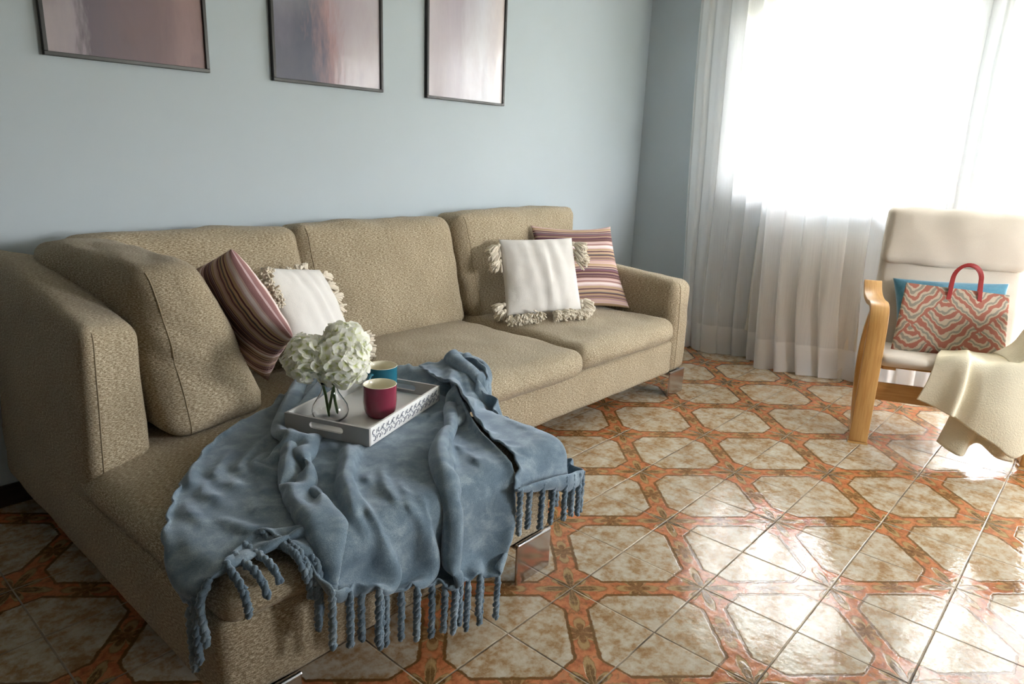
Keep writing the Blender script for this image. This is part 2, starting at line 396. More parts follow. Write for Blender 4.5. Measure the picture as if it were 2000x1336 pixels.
def soft_box(name, corners, r, puff, m, parent, n=22, wr=.004, wsc=7, seed=0, crease=None, uvrot=False, seams=()):
    """upholstered hexahedron: rounded, puffed and slightly wrinkled. corners: bottom 4 ccw, top 4 ccw"""
    C = [Vector(c) for c in corners]
    L = [((C[1] - C[0]).length + (C[2] - C[3]).length + (C[5] - C[4]).length + (C[6] - C[7]).length) / 4,
         ((C[3] - C[0]).length + (C[2] - C[1]).length + (C[7] - C[4]).length + (C[6] - C[5]).length) / 4,
         ((C[4] - C[0]).length + (C[5] - C[1]).length + (C[6] - C[2]).length + (C[7] - C[3]).length) / 4]
    H = [l / 2 for l in L]; r = min(r, *(h * .98 for h in H))
    def tri(p):
        a, b, c = [(q + 1) / 2 for q in p]
        bot = (C[0] * (1 - a) + C[1] * a) * (1 - b) + (C[3] * (1 - a) + C[2] * a) * b
        top = (C[4] * (1 - a) + C[5] * a) * (1 - b) + (C[7] * (1 - a) + C[6] * a) * b
        return bot * (1 - c) + top * c
    def sp(ax):
        ne = 5; h = H[ax]; k = max(3, min(n, int(L[ax] / .035)))
        e = [-h + r * (1 - math.cos(PI / 2 * i / ne)) for i in range(ne)]
        mid = [-h + r + (2 * h - 2 * r) * i / k for i in range(k + 1)]
        return e + mid + [-x for x in reversed(e)]
    P = [sp(0), sp(1), sp(2)]; idx = {}; verts = []; faces = []; uvs = []
    def vid(q, ax):
        key = tuple(round(x, 5) for x in q)
        if key in idx: return idx[key]
        inn = Vector([max(-(H[i] - r), min(H[i] - r, q[i])) for i in range(3)]); d = Vector(q) - inn
        # cube surface -> rounded
        d = d.normalized() * r if d.length > 1e-9 else d
        w = inn + d; u = [w[i] / H[i] for i in range(3)]; nrm = d.normalized()
        for i in range(3):
            o1, o2 = [j for j in range(3) if j != i]
            w[i] += nrm[i] * puff[i] * max(0, 1 - u[o1] ** 2) * max(0, 1 - u[o2] ** 2)
        w += nrm * (fbm(w, wsc, seed) * wr)
        if crease: w += nrm * crease(u, nrm)
        verts.append(tri([w[i] / H[i] for i in range(3)])); idx[key] = len(verts) - 1
        return len(verts) - 1
    for ax in range(3):
        a1, a2 = [j for j in range(3) if j != ax]
        for sgn in (-1, 1):
            for i in range(len(P[a1]) - 1):
                for j in range(len(P[a2]) - 1):
                    quad = []; uq = []
                    for di, dj in ((0, 0), (1, 0), (1, 1), (0, 1)):
                        q = [0, 0, 0]; q[ax] = sgn * H[ax]; q[a1] = P[a1][i + di]; q[a2] = P[a2][j + dj]
                        quad.append(vid(q, ax)); uq.append((q[a2] + ax, q[a1]) if uvrot else (q[a1] + ax, q[a2]))
                    if (sgn < 0) != (ax == 1): quad.reverse(); uq.reverse()
                    if len(set(quad)) == 4: faces.append(quad); uvs.append(uq)
    o = obj(name, verts, faces, m, parent, True, uvs=uvs)
    for sx, sy in seams:                     # stitched seam down the front corner
        line = [verts[vid([sx * (H[0] - r * .9), sy * H[1], z], 1)] for z in P[2]]; mb = MB(); mb.tube(line, .0021, 6); mb.build('seam', m, o, True)
    return o
def box8(x0, x1, y0, y1, z0, z1):
    return [(x0, y0, z0), (x1, y0, z0), (x1, y1, z0), (x0, y1, z0), (x0, y0, z1), (x1, y0, z1), (x1, y1, z1), (x0, y1, z1)]

def pillow(name, c4, T, m, parent=None, n=40, conc=.06, wr=.006, seed=0, pleats=None, sharp=.42):
    BL, BR, TR, TL = [Vector(c) for c in c4]; nz = ((BR - BL).cross(TL - BL)).normalized()
    verts = []; faces = []; uvs = []; N = n + 1
    ts = [math.sin(PI / 2 * (2 * i / n - 1)) * .55 + (2 * i / n - 1) * .45 for i in range(N)]
    ids = {}
    for side in (1, -1):
        for j, v in enumerate(ts):
            for i, u in enumerate(ts):
                edge = i in (0, n) or j in (0, n)
                if edge and side == -1: ids[(side, i, j)] = ids[(1, i, j)]; continue
                uu = u * (1 - conc * (1 - v * v)); vv = v * (1 - conc * (1 - u * u)); a, b = (uu + 1) / 2, (vv + 1) / 2
                p = (BL * (1 - a) + BR * a) * (1 - b) + (TL * (1 - a) + TR * a) * b
                h = T / 2 * (max(0, (1 - u * u)) * max(0, (1 - v * v))) ** sharp
                k = min(1, h / (T * .25)) if T else 0
                h += k * wr * fbm((u * .25, v * .25, side), 9, seed)
                if pleats: h += k * pleats(u, v)
                verts.append(p + nz * h * side); ids[(side, i, j)] = len(verts) - 1
        for j in range(n):
            for i in range(n):
                q = [ids[(side, i, j)], ids[(side, i + 1, j)], ids[(side, i + 1, j + 1)], ids[(side, i, j + 1)]]
                uq = [((ts[i + a] + 1) / 2, (ts[j + b] + 1) / 2) for a, b in ((0, 0), (1, 0), (1, 1), (0, 1))]
                if side < 0: q.reverse(); uq.reverse()
                faces.append(q); uvs.append(uq)
    return obj(name, verts, faces, m, parent, True, uvs=uvs)

# ================================================================ ROOM
def wallmesh(name, quads, m, t, nrm):
    mb = MB()
    for a, b in quads: mb.box(a, b)
    o = mb.build(name, m); tag(o, kind='structure'); return o
wallmesh('floor', [((XL, YF, -.1), (XW + 1.6, YW, 0))], M_FLOOR, 0, 0)
wallmesh('ceiling', [((XL - .2, YF - .2, HC), (XW + .3, YW + .2, HC + .15))], M_CEIL, 0, 0)
wallmesh('wall_back', [((XL - .2, YW, -.1), (XW + .3, YW + .2, HC))], M_WALL, 0, 0)
wallmesh('wall_left', [((XL - .2, YF, -.1), (XL, YW, HC))], M_WALLD, 0, 0)
wallmesh('wall_front', [((XL - .2, YF - .2, -.1), (WF[0], YF, HC)), ((WF[1], YF - .2, -.1), (XW + .3, YF, HC)), ((WF[0], YF - .2, -.1), (WF[1], YF, WF[2])), ((WF[0], YF - .2, WF[3]), (WF[1], YF, HC))], M_WALL, 0, 0)
T = .28
wallmesh('wall_right', [((XW, WIN[1], 0), (XW + T, YW, HC)), ((XW, WIN[0], 0), (XW + T, WIN[1], WIN[2])), ((XW, WIN[0], WIN[3]), (XW + T, WIN[1], HC)),
                        ((XW, BAL[1], 0), (XW + T, WIN[0], HC)), ((XW, BAL[0], BAL[3]), (XW + T, BAL[1], HC)), ((XW, BAL[0], 0), (XW + T, BAL[1], BAL[2])),
                        ((XW, YF, 0), (XW + T, BAL[0], HC))], M_WALL, 0, 0)
def window(name, y0, y1, z0, z1, nsash, low=None):
    root = empty(name, (XW + .14, (y0 + y1) / 2, z0)); tag(root, kind='structure')
    L = lambda mb, a, b: mb.box((a[0] - XW - .14, a[1] - (y0 + y1) / 2, a[2] - z0), (b[0] - XW - .14, b[1] - (y0 + y1) / 2, b[2] - z0))
    x0, x1 = XW + .11, XW + .17; w = .05; mb = MB()
    L(mb, (x0, y0, z0), (x1, y1, z0 + w)); L(mb, (x0, y0, z1 - w), (x1, y1, z1)); L(mb, (x0, y0, z0 + w), (x1, y0 + w, z1 - w)); L(mb, (x0, y1 - w, z0 + w), (x1, y1, z1 - w))
    fr = mb.build('frame', M_WFRAME, root); mod_bevel(fr, .004)
    step = (y1 - y0 - 2 * w) / nsash
    for k in range(nsash):
        a, b = y0 + w + k * step, y0 + w + (k + 1) * step; ws = .055; mb = MB(); za, zb = z0 + w, z1 - w; xa, xb = x0 - .012, x1 - .02
        L(mb, (xa, a, za), (xb, b, za + ws)); L(mb, (xa, a, zb - ws), (xb, b, zb)); L(mb, (xa, a, za + ws), (xb, a + ws, zb - ws)); L(mb, (xa, b - ws, za + ws), (xb, b, zb - ws))
        sh = mb.build('sash', M_WFRAME, root); mod_bevel(sh, .005)
        g = MB(); L(g, (x0 + .018, a + ws, za + ws), (x0 + .022, b - ws, zb - ws)); g.build('pane', M_GLASS, sh)
    return root
def window_front():
    x0, x1, z0, z1 = WF; root = empty('window_2', ((x0 + x1) / 2, YF - .1, z0)); tag(root, kind='structure'); w = (x1 - x0) / 2; h = z1 - z0
    mb = MB(); mb.box((-w, -.03, 0), (w, .03, .05)); mb.box((-w, -.03, h - .05), (w, .03, h)); mb.box((-w, -.03, .05), (-w + .05, .03, h - .05)); mb.box((w - .05, -.03, .05), (w, .03, h - .05)); mb.box((-.035, -.03, .05), (.035, .03, h - .05))
    mod_bevel(mb.build('frame', M_WFRAME, root), .004)
    for a, b in ((-w + .05, -.035), (.035, w - .05)):
        mb = MB(); mb.box((a, -.002, .05), (b, .002, h - .05)); mb.build('pane', M_GLASS, root)
window_front()
w1 = window('window_1', *WIN, 2)
window('door_1', *BAL, 2)
mb = MB(); mb.box((XW - .04, WIN[0] - .06, WIN[2] - .03), (XW + .12, WIN[1] + .06, WIN[2])); o = mb.build('trim_1', M_WFRAME); tag(o, kind='structure'); mod_bevel(o, .006)
mb = MB(); mb.box((XL, YW - .014, 0), (XW, YW, .085)); o = mb.build('baseboard_back', M_DARKW); tag(o, kind='structure'); mod_bevel(o, .004)
mb = MB(); mb.box((XW - .014, BAL[1], 0), (XW, YW - .014, .085)); o = mb.build('baseboard_right', M_DARKW); tag(o, kind='structure'); mod_bevel(o, .004)

# radiator behind the curtains
rad = empty('radiator', (XW - .10, .42, .16), label='white column radiator under the window, seen faintly through the sheer curtains', cat='radiator')
mb = MB()
for k in range(14):
    y = -.36 + k * .0554
    mb.tube([(0, y, .05), (0, y, .78)], .021, 10); mb.tube([(.05, y, .05), (.05, y, .78)], .021, 10)
mb.build('columns', M_RAD, rad, True)
for z_ in (.06, .77):
    mb = MB(); mb.tube([(.025, -.39, z_), (.025, .39, z_)], .024, 10); mb.build('header', M_RAD, rad, True)
for y_ in (-.25, .22):
    mb = MB(); mb.box((.06, y_, .70), (.10, y_ + .03, .73)); mb.build('bracket', M_RAD, rad)
for y_ in (-.30, .27):
    mb = MB(); mb.box((.0, y_, -.16), (.05, y_ + .03, .06)); mb.build('foot', M_RAD, rad)

# ================================================================ POSTERS
def poster(x0, x1, z0, art, label):
    h = .91; root = empty('framed_poster', (x0, YW, z0), label=label, cat='picture', group='abstract posters above the sofa'); w = x1 - x0; t = .014; d = .022
    mb = MB(); mb.box((0, -d, 0), (w, 0, t)); mb.box((0, -d, h - t), (w, 0, h)); mb.box((0, -d, t), (t, 0, h - t)); mb.box((w - t, -d, t), (w, 0, h - t))
    f = mb.build('frame', M_BLACK, root); mod_bevel(f, .0015)
    v = [(t, -.012, t), (w - t, -.012, t), (w - t, -.012, h - t), (t, -.012, h - t), (t, -.002, t), (w - t, -.002, t), (w - t, -.002, h - t), (t, -.002, h - t)]
    obj('print', v, [(0, 1, 2, 3), (7, 6, 5, 4), (0, 4, 5, 1), (1, 5, 6, 2), (2, 6, 7, 3), (3, 7, 4, 0)], art, root, False, uvs=[[(0, 0), (1, 0), (1, 1), (0, 1)]] + [[(0, 0)] * 4] * 5)
A1 = m_art('mauve_abstract_print', [(.05, srgb(170, 158, 160)), (.26, srgb(150, 140, 148)), (.34, srgb(96, 84, 96)), (.6, srgb(112, 88, 92)), (.95, srgb(148, 118, 116))], 3., srgb(92, 74, 80))
A2 = m_art('slate_rose_abstract_print', [(.05, srgb(90, 90, 106)), (.40, srgb(74, 76, 96)), (.52, srgb(150, 116, 122)), (.62, srgb(160, 146, 156)), (.95, srgb(176, 170, 178))], 11., srgb(110, 104, 124))
A3 = m_art('pale_lilac_abstract_print', [(.05, srgb(190, 182, 188)), (.4, srgb(168, 160, 172)), (.62, srgb(196, 196, 206)), (.95, srgb(208, 196, 194))], 23., srgb(176, 164, 176))
poster(-.784, -.192, 1.632, A1, 'mauve-brown abstract poster in thin black frame, leftmost above the sofa')
poster(.094, .699, 1.630, A2, 'slate blue and rose abstract poster in black frame, middle of the three')
poster(.990, 1.603, 1.628, A3, 'pale lilac poster in black frame reflecting the window, nearest the curtains')

# ================================================================ CURTAINS
def lerp(a, b, t): return a + (b - a) * t
def polyat(pts, s):
    L = [0]
    for a, b in zip(pts, pts[1:]): L.append(L[-1] + math.dist(a, b))
    d = s * L[-1]
    for i in range(len(pts) - 1):
        if d <= L[i + 1] or i == len(pts) - 2:
            t = (d - L[i]) / max(1e-9, L[i + 1] - L[i]); return Vector([lerp(p, q, t) for p, q in zip(pts[i], pts[i + 1])])
def curtain(label, top, bot, folds, seed, amp=.035, ztop=2.62, z_hem=.004):
    rnd = random.Random(seed); ph = [rnd.uniform(0, 6) for _ in range(4)]; NS, NZ = 150, 60
    verts = []; faces = []; uvs = []
    for j in range(NZ + 1):
        zf = j / NZ; z = z_hem + (ztop - z_hem) * zf; w = (1 - zf) ** 1.6
        for i in range(NS + 1):
            s = i / NS; a, b = polyat(top, s), polyat(bot, s); p = a * (1 - w) + b * w
            # folds drift sideways as they fall
            q = s + .03 * math.sin(2.2 * zf * PI + ph[0]) * (1 - zf) * math.sin(PI * s)
            f = math.sin(2 * PI * folds * q + ph[1] + 1.5 * math.sin(5 * q + ph[2])) * (.65 + .35 * math.sin(9 * q + ph[3]))
            am = amp * (.75 + .6 * (1 - zf)) * (1 + .3 * fbm((q * 2, 0, zf * .8), 1.5, seed))
            x = p.x - f * am; y = p.y + math.cos(2 * PI * folds * q * 1. + ph[1]) * am * .5 + fbm((q * 3, 1, zf), 1.2, seed) * .012
            verts.append((min(x, 3.165), y, z))
    for j in range(NZ):
        for i in range(NS):
            k = j * (NS + 1) + i; faces.append((k, k + 1, k + NS + 2, k + NS + 1))
            uvs.append([((i + a) / NS, (j + b) / NZ) for a, b in ((0, 0), (1, 0), (1, 1), (0, 1))])
    o = obj('sheer_curtain', verts, faces, M_SHEER, None, True, uvs=uvs); tag(o, label, 'curtain', 'sheer window curtains'); return o
curtain('white sheer curtain hanging beside the bare blue wall strip, leftmost of the row', [(3.03, 1.37), (3.05, .55)], [(3.10, 1.30), (3.0, 1.06), (3.11, .86), (3.09, .62), (3.12, .45)], 7.3, 1)
curtain('white sheer curtain falling to the tiles between the window and wooden armchair', [(2.97, .74), (2.99, -.28)], [(2.93, .62), (2.98, .40), (3.02, .22), (3.12, .10), (3.0, -.1), (3.05, -.3)], 7.7, 2, .03)
curtain('white sheer curtain hanging directly behind the cushioned armchair', [(3.09, -.12), (3.09, -.95)], [(3.10, -.10), (3.10, -.6), (3.10, -.95)], 9.2, 3, .03)
curtain('white sheer curtain at the right edge of the photo over the balcony door', [(2.98, -.80), (3.0, -1.9)], [(3.0, -.85), (3.03, -1.4), (3.0, -1.9)], 8.4, 4, .03)
rail = MB(); rail.box((2.94, -2.0, 2.615), (3.08, 1.42, 2.65)); o = rail.build('curtain_rail', M_WFRAME); tag(o, 'white curtain rail near the ceiling above the sheer curtains', 'curtain rail')
for yy in (-1.7, -.3, 1.2):
    r2 = MB(); r2.box((3.0, yy, 2.65), (3.03, yy + .03, HC)); r2.build('bracket', M_WFRAME, o)

# ================================================================ SOFA
sofa = empty('corner_sofa', (0, 1.2, 0), label='large beige tweed corner sofa with chaise end along the back wall', cat='sofa')
def S(o):
    o.matrix_parent_inverse = sofa.matrix_world.inverted(); return o
ZB = .138
S(soft_box('base', box8(-1.085, .06, .145, 1.80, ZB, .37), .03, (.008, .006, 0), M_SOFA, sofa, wr=.003, seed=1, n=30))
S(soft_box('base', box8(.03, 1.95, .745, 1.80, ZB, .345), .03, (0, .006, 0), M_SOFA, sofa, wr=.003, seed=2, n=40))
S(soft_box('back_frame', box8(-1.0, 2.09, 1.66, 1.825, .2, .80), .05, (0, 0, .01), M_SOFA, sofa, wr=.003, seed=3, n=40))
# left arm: outer panel rises toward the back wall
S(soft_box('armrest', [(-1.09, .90, ZB), (-.88, .95, ZB), (-.88, 1.80, ZB), (-1.09, 1.82, ZB), (-1.055, .895, .862), (-.875, .98, .83), (-.86, 1.80, .94), (-1.05, 1.82, .985)], .045, (.01, .006, .012), M_SOFA, sofa, wr=.004, seed=4, n=36, seams=((-1, -1),)))
S(soft_box('armrest', [(1.93, .74, ZB), (2.105, .74, ZB), (2.105, 1.80, ZB), (1.93, 1.80, ZB), (1.915, .745, .695), (2.11, .745, .675), (2.11, 1.80, .72), (1.915, 1.80, .755)], .05, (.012, .008, .012), M_SOFA, sofa, wr=.004, seed=5, n=36, seams=((-1, -1),)))
# seat cushions
S(soft_box('seat_cushion', [(-1.075, .13, .345), (.075, .13, .345), (.075, 1.45, .345), (-1.075, 1.45, .345), (-1.07, .12, .438), (.08, .12, .438), (.08, 1.45, .445), (-1.07, 1.45, .445)], .05, (.012, .02, .014), M_SOFA, sofa, wr=.004, wsc=5, seed=6, n=44, seams=((-1, -1),)))
S(soft_box('seat_cushion', box8(.085, 1.01, .70, 1.62, .335, .468), .06, (.0, .03, .028), M_SOFA, sofa, wr=.008, wsc=5, seed=7, n=34))
S(soft_box('seat_cushion', box8(1.01, 1.915, .72, 1.62, .34, .475), .06, (.0, .03, .028), M_SOFA, sofa, wr=.008, wsc=5, seed=8, n=34))
# back cushions along the wall
def bc(x0, x1, ztop, sd, xt0=None, xt1=None, yb=1.47, z0=.45, yt=1.56):
    xt0 = x0 if xt0 is None else xt0; xt1 = x1 if xt1 is None else xt1
    def cr(u, n):
        if n[1] < -.3: return -.007 * math.exp(-((u[2] - .25 - .2 * u[0]) / .12) ** 2) + .006 * math.sin(9 * u[0] + 3 * u[2]) * max(0, u[2]) ** 2
        return 0
    return S(soft_box('back_cushion', [(x0, yb, z0), (x1, yb, z0), (x1, 1.70, z0), (x0, 1.70, z0), (xt0, yt, ztop), (xt1, yt, ztop), (xt1, 1.79, ztop - .01), (xt0, 1.79, ztop - .01)],
                      .055, (.012, .045, .014), M_SOFA, sofa, wr=.013, wsc=4.5, seed=sd, n=34, crease=cr, seams=((-1, -1),)))
bc(-.80, .04, 1.015, 11, xt0=-.84, yt=1.60)
bc(.07, 1.01, 1.015, 12, xt0=.03, xt1=.97, yb=1.50, yt=1.60)
bc(1.05, 1.93, 1.035, 13, xt0=.985, xt1=2.07, yb=1.47, yt=1.58)
# big cushion leaning on the left arm
def cr2(u, n): return -.010 * math.exp(-((u[2] - .1 + .5 * u[0]) / .13) ** 2) * (1 if n[1] < -.2 else 0) - .008 * math.exp(-((u[2] + .4 + .5 * u[0]) / .1) ** 2) * (1 if n[1] < -.2 else 0)
S(soft_box('back_cushion', [(-.83, .93, .445), (-.42, 1.04, .445), (-.42, 1.74, .445), (-.84, 1.74, .445), (-.86, 1.02, 1.00), (-.665, 1.02, 1.00), (-.68, 1.74, 1.0), (-.955, 1.76, 1.0)],
           .065, (.03, .035, .012), M_SOFA, sofa, wr=.014, wsc=4.5, seed=14, n=34, crease=cr2, seams=((-1, -1),)))
# chrome plate feet: an L plate folded under the base edge
def plate_leg(x, y, w=.17):
    mb = MB(); h = ZB
    mb.box((x, y, 0), (x + w, y + .010, h + .004)); mb.box((x, y + .010, h - .010), (x + w, y + .13, h)); mb.tube([(x, y + .006, h + .004), (x + w, y + .006, h + .004)], .0085, 12)
    o = S(mb.build('leg', M_CHROME, sofa)); mod_bevel(o, .003, 2); o['label'] = 'polished metal plate leg'
plate_leg(-.118, .135); plate_leg(1.925, .735); plate_leg(-1.07, .135); plate_leg(-1.0, 1.55, .15); plate_leg(1.925, 1.6, .15)
# ================================================================ CUSHIONS
def plt(u, v): return .005 * math.sin(15 * u + 2.5 * v) * math.exp(-((u - .1) / .5) ** 2) + .005 * math.exp(-((u - .12) / .05) ** 2)
o = pillow('throw_cushion', [(1.395, 1.285, .489), (1.915, 1.04, .486), (2.02, 1.29, .945), (1.525, 1.52, .955)], .15, M_STR1, seed=21, conc=.11)
tag(o, 'mauve and tan striped cushion behind the white tasselled one at the sofa right arm', 'cushion', 'striped cushions')
o = pillow('throw_cushion', [(-.335, 1.245, .478), (-.425, .905, .735), (-.56, 1.02, 1.03), (-.53, 1.56, .86)], .15, M_STR2, seed=22, conc=.05)
tag(o, 'mauve striped cushion tucked beside the big corner back cushion, seen edge-on', 'cushion', 'striped cushions')

def tassel_bunch(parent, a, b, n, out, L=.075, seed=0, fan=.5):
    """row of n fluffy yarn tassels between points a and b, pointing along out and drooping"""
    rnd = random.Random(seed); a, b, out = Vector(a), Vector(b), Vector(out).normalized()
    for k in range(n):
        p = a.lerp(b, (k + .5) / n) if n > 1 else (a + b) / 2; mb = MB()
        mb.lathe([(.001, -.012), (.009, -.008), (.012, 0), (.009, .009), (.001, .012)], 8, p + out * .006)
        main = (out + Vector((rnd.gauss(0, .18), rnd.gauss(0, .18), rnd.gauss(0, .18))) - Vector((0, 0, .25))).normalized()
        for s_ in range(46):
            d = (main + Vector((rnd.gauss(0, 1), rnd.gauss(0, 1), rnd.gauss(0, 1))) * fan * .42).normalized(); l = L * rnd.uniform(.75, 1.08)
            p1 = p + out * .008 + d * l * .45; p2 = p1 + (d * .6 + main * .5 + Vector((0, 0, -.35)) + Vector((rnd.gauss(0, .16), rnd.gauss(0, .16), rnd.gauss(0, .16)))).normalized() * l * .5
            p3 = p2 + (p2 - p1).normalized() * .006
            mb.tube([p + out * .004, p1, p2, p3], [.003, .0046, .0052, .0036], 5)
        o = mb.build('tassel', M_YARN, None, True)
        o.parent = parent
WR = [Vector(p) for p in ((1.08, 1.285, .508), (1.452, 1.062, .530), (1.525, 1.215, .914), (1.160, 1.432, .905))]
wc = pillow('throw_cushion', WR, .14, M_WHITE, seed=23, conc=.03, pleats=plt, wr=.006)
tag(wc, 'white cushion with cream tassels in front of the striped one by the right arm', 'cushion', 'white tasselled cushions')
ex = (WR[1] - WR[0]).normalized(); ey = (WR[3] - WR[0]).normalized(); nf = ex.cross(ey).normalized()
tassel_bunch(wc, WR[0] + nf * .02 - ey * .0, WR[0] + ex * .19 + nf * .045, 5, -ey * .3 + nf * .8 - ex * .3, .06, 31, .9)
tassel_bunch(wc, WR[0] + ey * .02, WR[0] + ey * .09, 2, -ex - ey * .2, .065, 32, .8)
tassel_bunch(wc, WR[1] - ex * .2 + nf * .045, WR[1] + nf * .02, 5, -ey * .3 + nf * .8 + ex * .3, .06, 33, .9)
tassel_bunch(wc, WR[1] + ey * .02, WR[1] + ey * .07, 2, ex - ey * .3, .07, 34, .6)
tassel_bunch(wc, WR[3] - ey * .14, WR[3] - ey * .01, 3, -ex * 1. - ey * .5 + nf * .3, .075, 35, .7)
tassel_bunch(wc, WR[2] - ey * .14, WR[2] - ey * .01, 3, ex * 1. - ey * .4 + nf * .3, .08, 36, .7)
WL = [Vector(p) for p in ((-.255, 1.12, .49), (.10, 1.27, .49), (.045, 1.455, .845), (-.285, 1.345, .90))]
wl = pillow('throw_cushion', WL, .14, M_WHITE, seed=24, conc=.03, pleats=plt, wr=.006)
tag(wl, 'white cushion with cream tassels leaning in the corner behind the flowers', 'cushion', 'white tasselled cushions')
ex = (WL[1] - WL[0]).normalized(); ey = (WL[3] - WL[0]).normalized(); nf = ex.cross(ey).normalized()
tassel_bunch(wl, WL[3] - ey * .17 + nf * .02, WL[3] + nf * .0, 4, nf * .8 - ex * .6, .05, 41, .7)
tassel_bunch(wl, WL[2] - ey * .20, WL[2] - ey * .01, 4, ex, .06, 42, .6)
tassel_bunch(wl, WL[1] - ex * .06, WL[1] + ey * .06, 5, ex * .9 + nf * .5 - ey * .1, .10, 43, .7)
tassel_bunch(wl, WL[0] + nf * .03, WL[0] + ex * .2 + nf * .05, 3, -ey * .5 + nf, .06, 44, .6)
tassel_bunch(wl, WL[2] - ex * .22, WL[2] - ex * .06, 3, ey, .03, 45, .6)

# ================================================================ TRAY AND WHAT STANDS ON IT
TZ = .478
TA, TB_, TC = Vector((-.571, .767, TZ)), Vector((-.437, .476, TZ)), Vector((.010, .640, TZ))
tx = (TC - TB_).normalized(); ty = Vector((-tx.y, tx.x, 0)); Lx = .465; Ly = .315; ang = math.atan2(tx.y, tx.x); TH = .058
tray = empty('serving_tray', TB_, ang, label='grey and white wooden serving tray with carved sides resting on the blue throw', cat='tray')
def P(o, par): o.parent = par; return o
mb = MB(); mb.box((.008, .008, .004), (Lx - .008, Ly - .008, .012)); mod_bevel(mb.build('bottom', M_TRAYW, tray), .001)
def slot_panel(name, m):
    """short side with a rounded hand slot, in the YZ plane, thickness along x"""
    W, H = Ly, TH; sw, sh, zc = .052, .0105, .034; t = .009; n = 10
    hole = [(W / 2 + sw * s + sh * math.cos(a), zc + sh * math.sin(a)) for s, a0 in ((1, -PI / 2), (-1, PI / 2)) for a in [a0 + PI * k / n for k in range(n + 1)]]
    def outer(p):
        c = (W / 2, zc); dx, dz = p[0] - c[0], p[1] - c[1]
        ks = []
        if dx > 1e-9: ks.append((W - c[0]) / dx)
        if dx < -1e-9: ks.append((0 - c[0]) / dx)
        if dz > 1e-9: ks.append((H - c[1]) / dz)
        if dz < -1e-9: ks.append((0 - c[1]) / dz)
        k = min(ks); return (c[0] + dx * k, c[1] + dz * k)
    import math as _m
    ring = []
    K = 72
    for i in range(K):
        a = 2 * PI * (i + .5) / K; d = (math.cos(a) * 6, math.sin(a)); 
        o_ = outer((W / 2 + d[0] * .01, zc + d[1] * .01))
        # matching inner point on the slot along the same ray
        lo, hi = 0, 1
        for _ in range(24):
            md = (lo + hi) / 2; y = W / 2 + (o_[0] - W / 2) * md; z = zc + (o_[1] - zc) * md
            yy = max(W / 2 - sw, min(W / 2 + sw, y)); ins = math.hypot(y - yy, z - zc) < sh
            lo, hi = (md, hi) if ins else (lo, md)
        ring.append(((W / 2 + (o_[0] - W / 2) * lo, zc + (o_[1] - zc) * lo), o_))
    # snap to the four corners
    for cy, cz in ((0, 0), (W, 0), (W, H), (0, H)):
        j = min(range(K), key=lambda q: math.dist(ring[q][1], (cy, cz))); ring[j] = (ring[j][0], (cy, cz))
    v = []; f = []
    for x in (0, t):
        for i_, o_ in ring: v.append((x, *i_)); v.append((x, *o_))
    for i in range(K):
        j = (i + 1) % K; a, b, c, d = 2 * i, 2 * i + 1, 2 * j + 1, 2 * j; q = 2 * K
        f += [(a, d, c, b), (a + q, b + q, c + q, d + q), (b, c, c + q, b + q), (a, a + q, d + q, d)]
    return v, f
v, f = slot_panel('x', 0)
for x0 in (0, Lx - .009):
    o = obj('end_panel', [(p[0] + x0, p[1], p[2]) for p in v], f, M_GREYP, tray, False); o['label'] = 'end panel with an oval hand slot'
scroll_rnd = random.Random(8)
for y0 in (0, Ly - .009):
    mb = MB(); mb.box((.009, y0, 0), (Lx - .009, y0 + .009, TH)); sp_ = mb.build('side_panel', M_TRAYW, tray); mod_bevel(sp_, .0008)
    sp_['label'] = 'white side panel with carved scrolls'
    sc = MB(); yy = -.0006 if y0 == 0 else y0 + .0096
    for k in range(15):
        cx = .026 + k * .0295
        for sg in (1, -1):
            cz = TH / 2 + sg * .0125; pts = []
            for q in range(11):
                a = q / 10 * 1.5 * PI + (PI * .2 if sg > 0 else PI * 1.2) + (k % 2) * .8; rr = .0035 + .0085 * q / 10
                pts.append((cx + rr * math.cos(a), yy, cz + rr * math.sin(a)))
            sc.tube(pts, [.0005] + [.0017] * 8 + [.001, .0004], 6)
            sc.tube([(cx + .013, yy, TH / 2 + sg * .002), (cx + .0165, yy, TH / 2 + sg * .009), (cx + .015, yy, TH / 2 + sg * .016)], [.0004, .0019, .0004], 6)
    sc.build('carved_scroll', M_CARVE, sp_, True)
def onT(x, y, z=.012): return TB_ + tx * x + ty * y + Vector((0, 0, z))
def toT(w): d = Vector(w) - TB_; return d.dot(tx), d.dot(ty)

def mug(loc, glaze, rz, label, R=.056, H=.112):
    root = empty('mug', loc, rz, label=label, cat='mug', group='mugs on the tray')
    out = [(.0, 0), (R * .60, 0), (R * .72, .003), (R * .88, .014), (R * .96, .030), (R, .055), (R, H * .8), (R * 1.0, H)]
    ins = [(R * 1.0, H), (R * .985, H + .0015), (R * .95, H), (R * .94, H * .8), (R * .94, .05), (R * .86, .024), (R * .6, .010), (.0005, .008)]
    mb = MB(); mb.lathe(out, 48); mb.build('body', glaze, root, True)
    mb = MB(); mb.lathe(ins, 48); mb.build('inside', M_IVORY, root, True)['label'] = 'ivory glazed inside and rim'
    mb = MB(); mb.tube([(R * .96, 0, H * .82), (R * 1.28, 0, H * .86), (R * 1.58, 0, H * .74), (R * 1.62, 0, H * .5), (R * 1.4, 0, H * .3), (R * .95, 0, H * .24)], [.0062, .006, .0058, .0058, .006, .0062], 10)
    h = mb.build('handle', glaze, root, True); mod_sub(h)
mug((-.268, .640, TZ + .012), M_PLUM, math.radians(22), 'plum red mug with ivory inside, in front on the tray')
mug((-.135, .800, TZ + .012), M_TEALG, math.radians(200), 'teal mug with ivory inside, half hidden behind the plum mug')

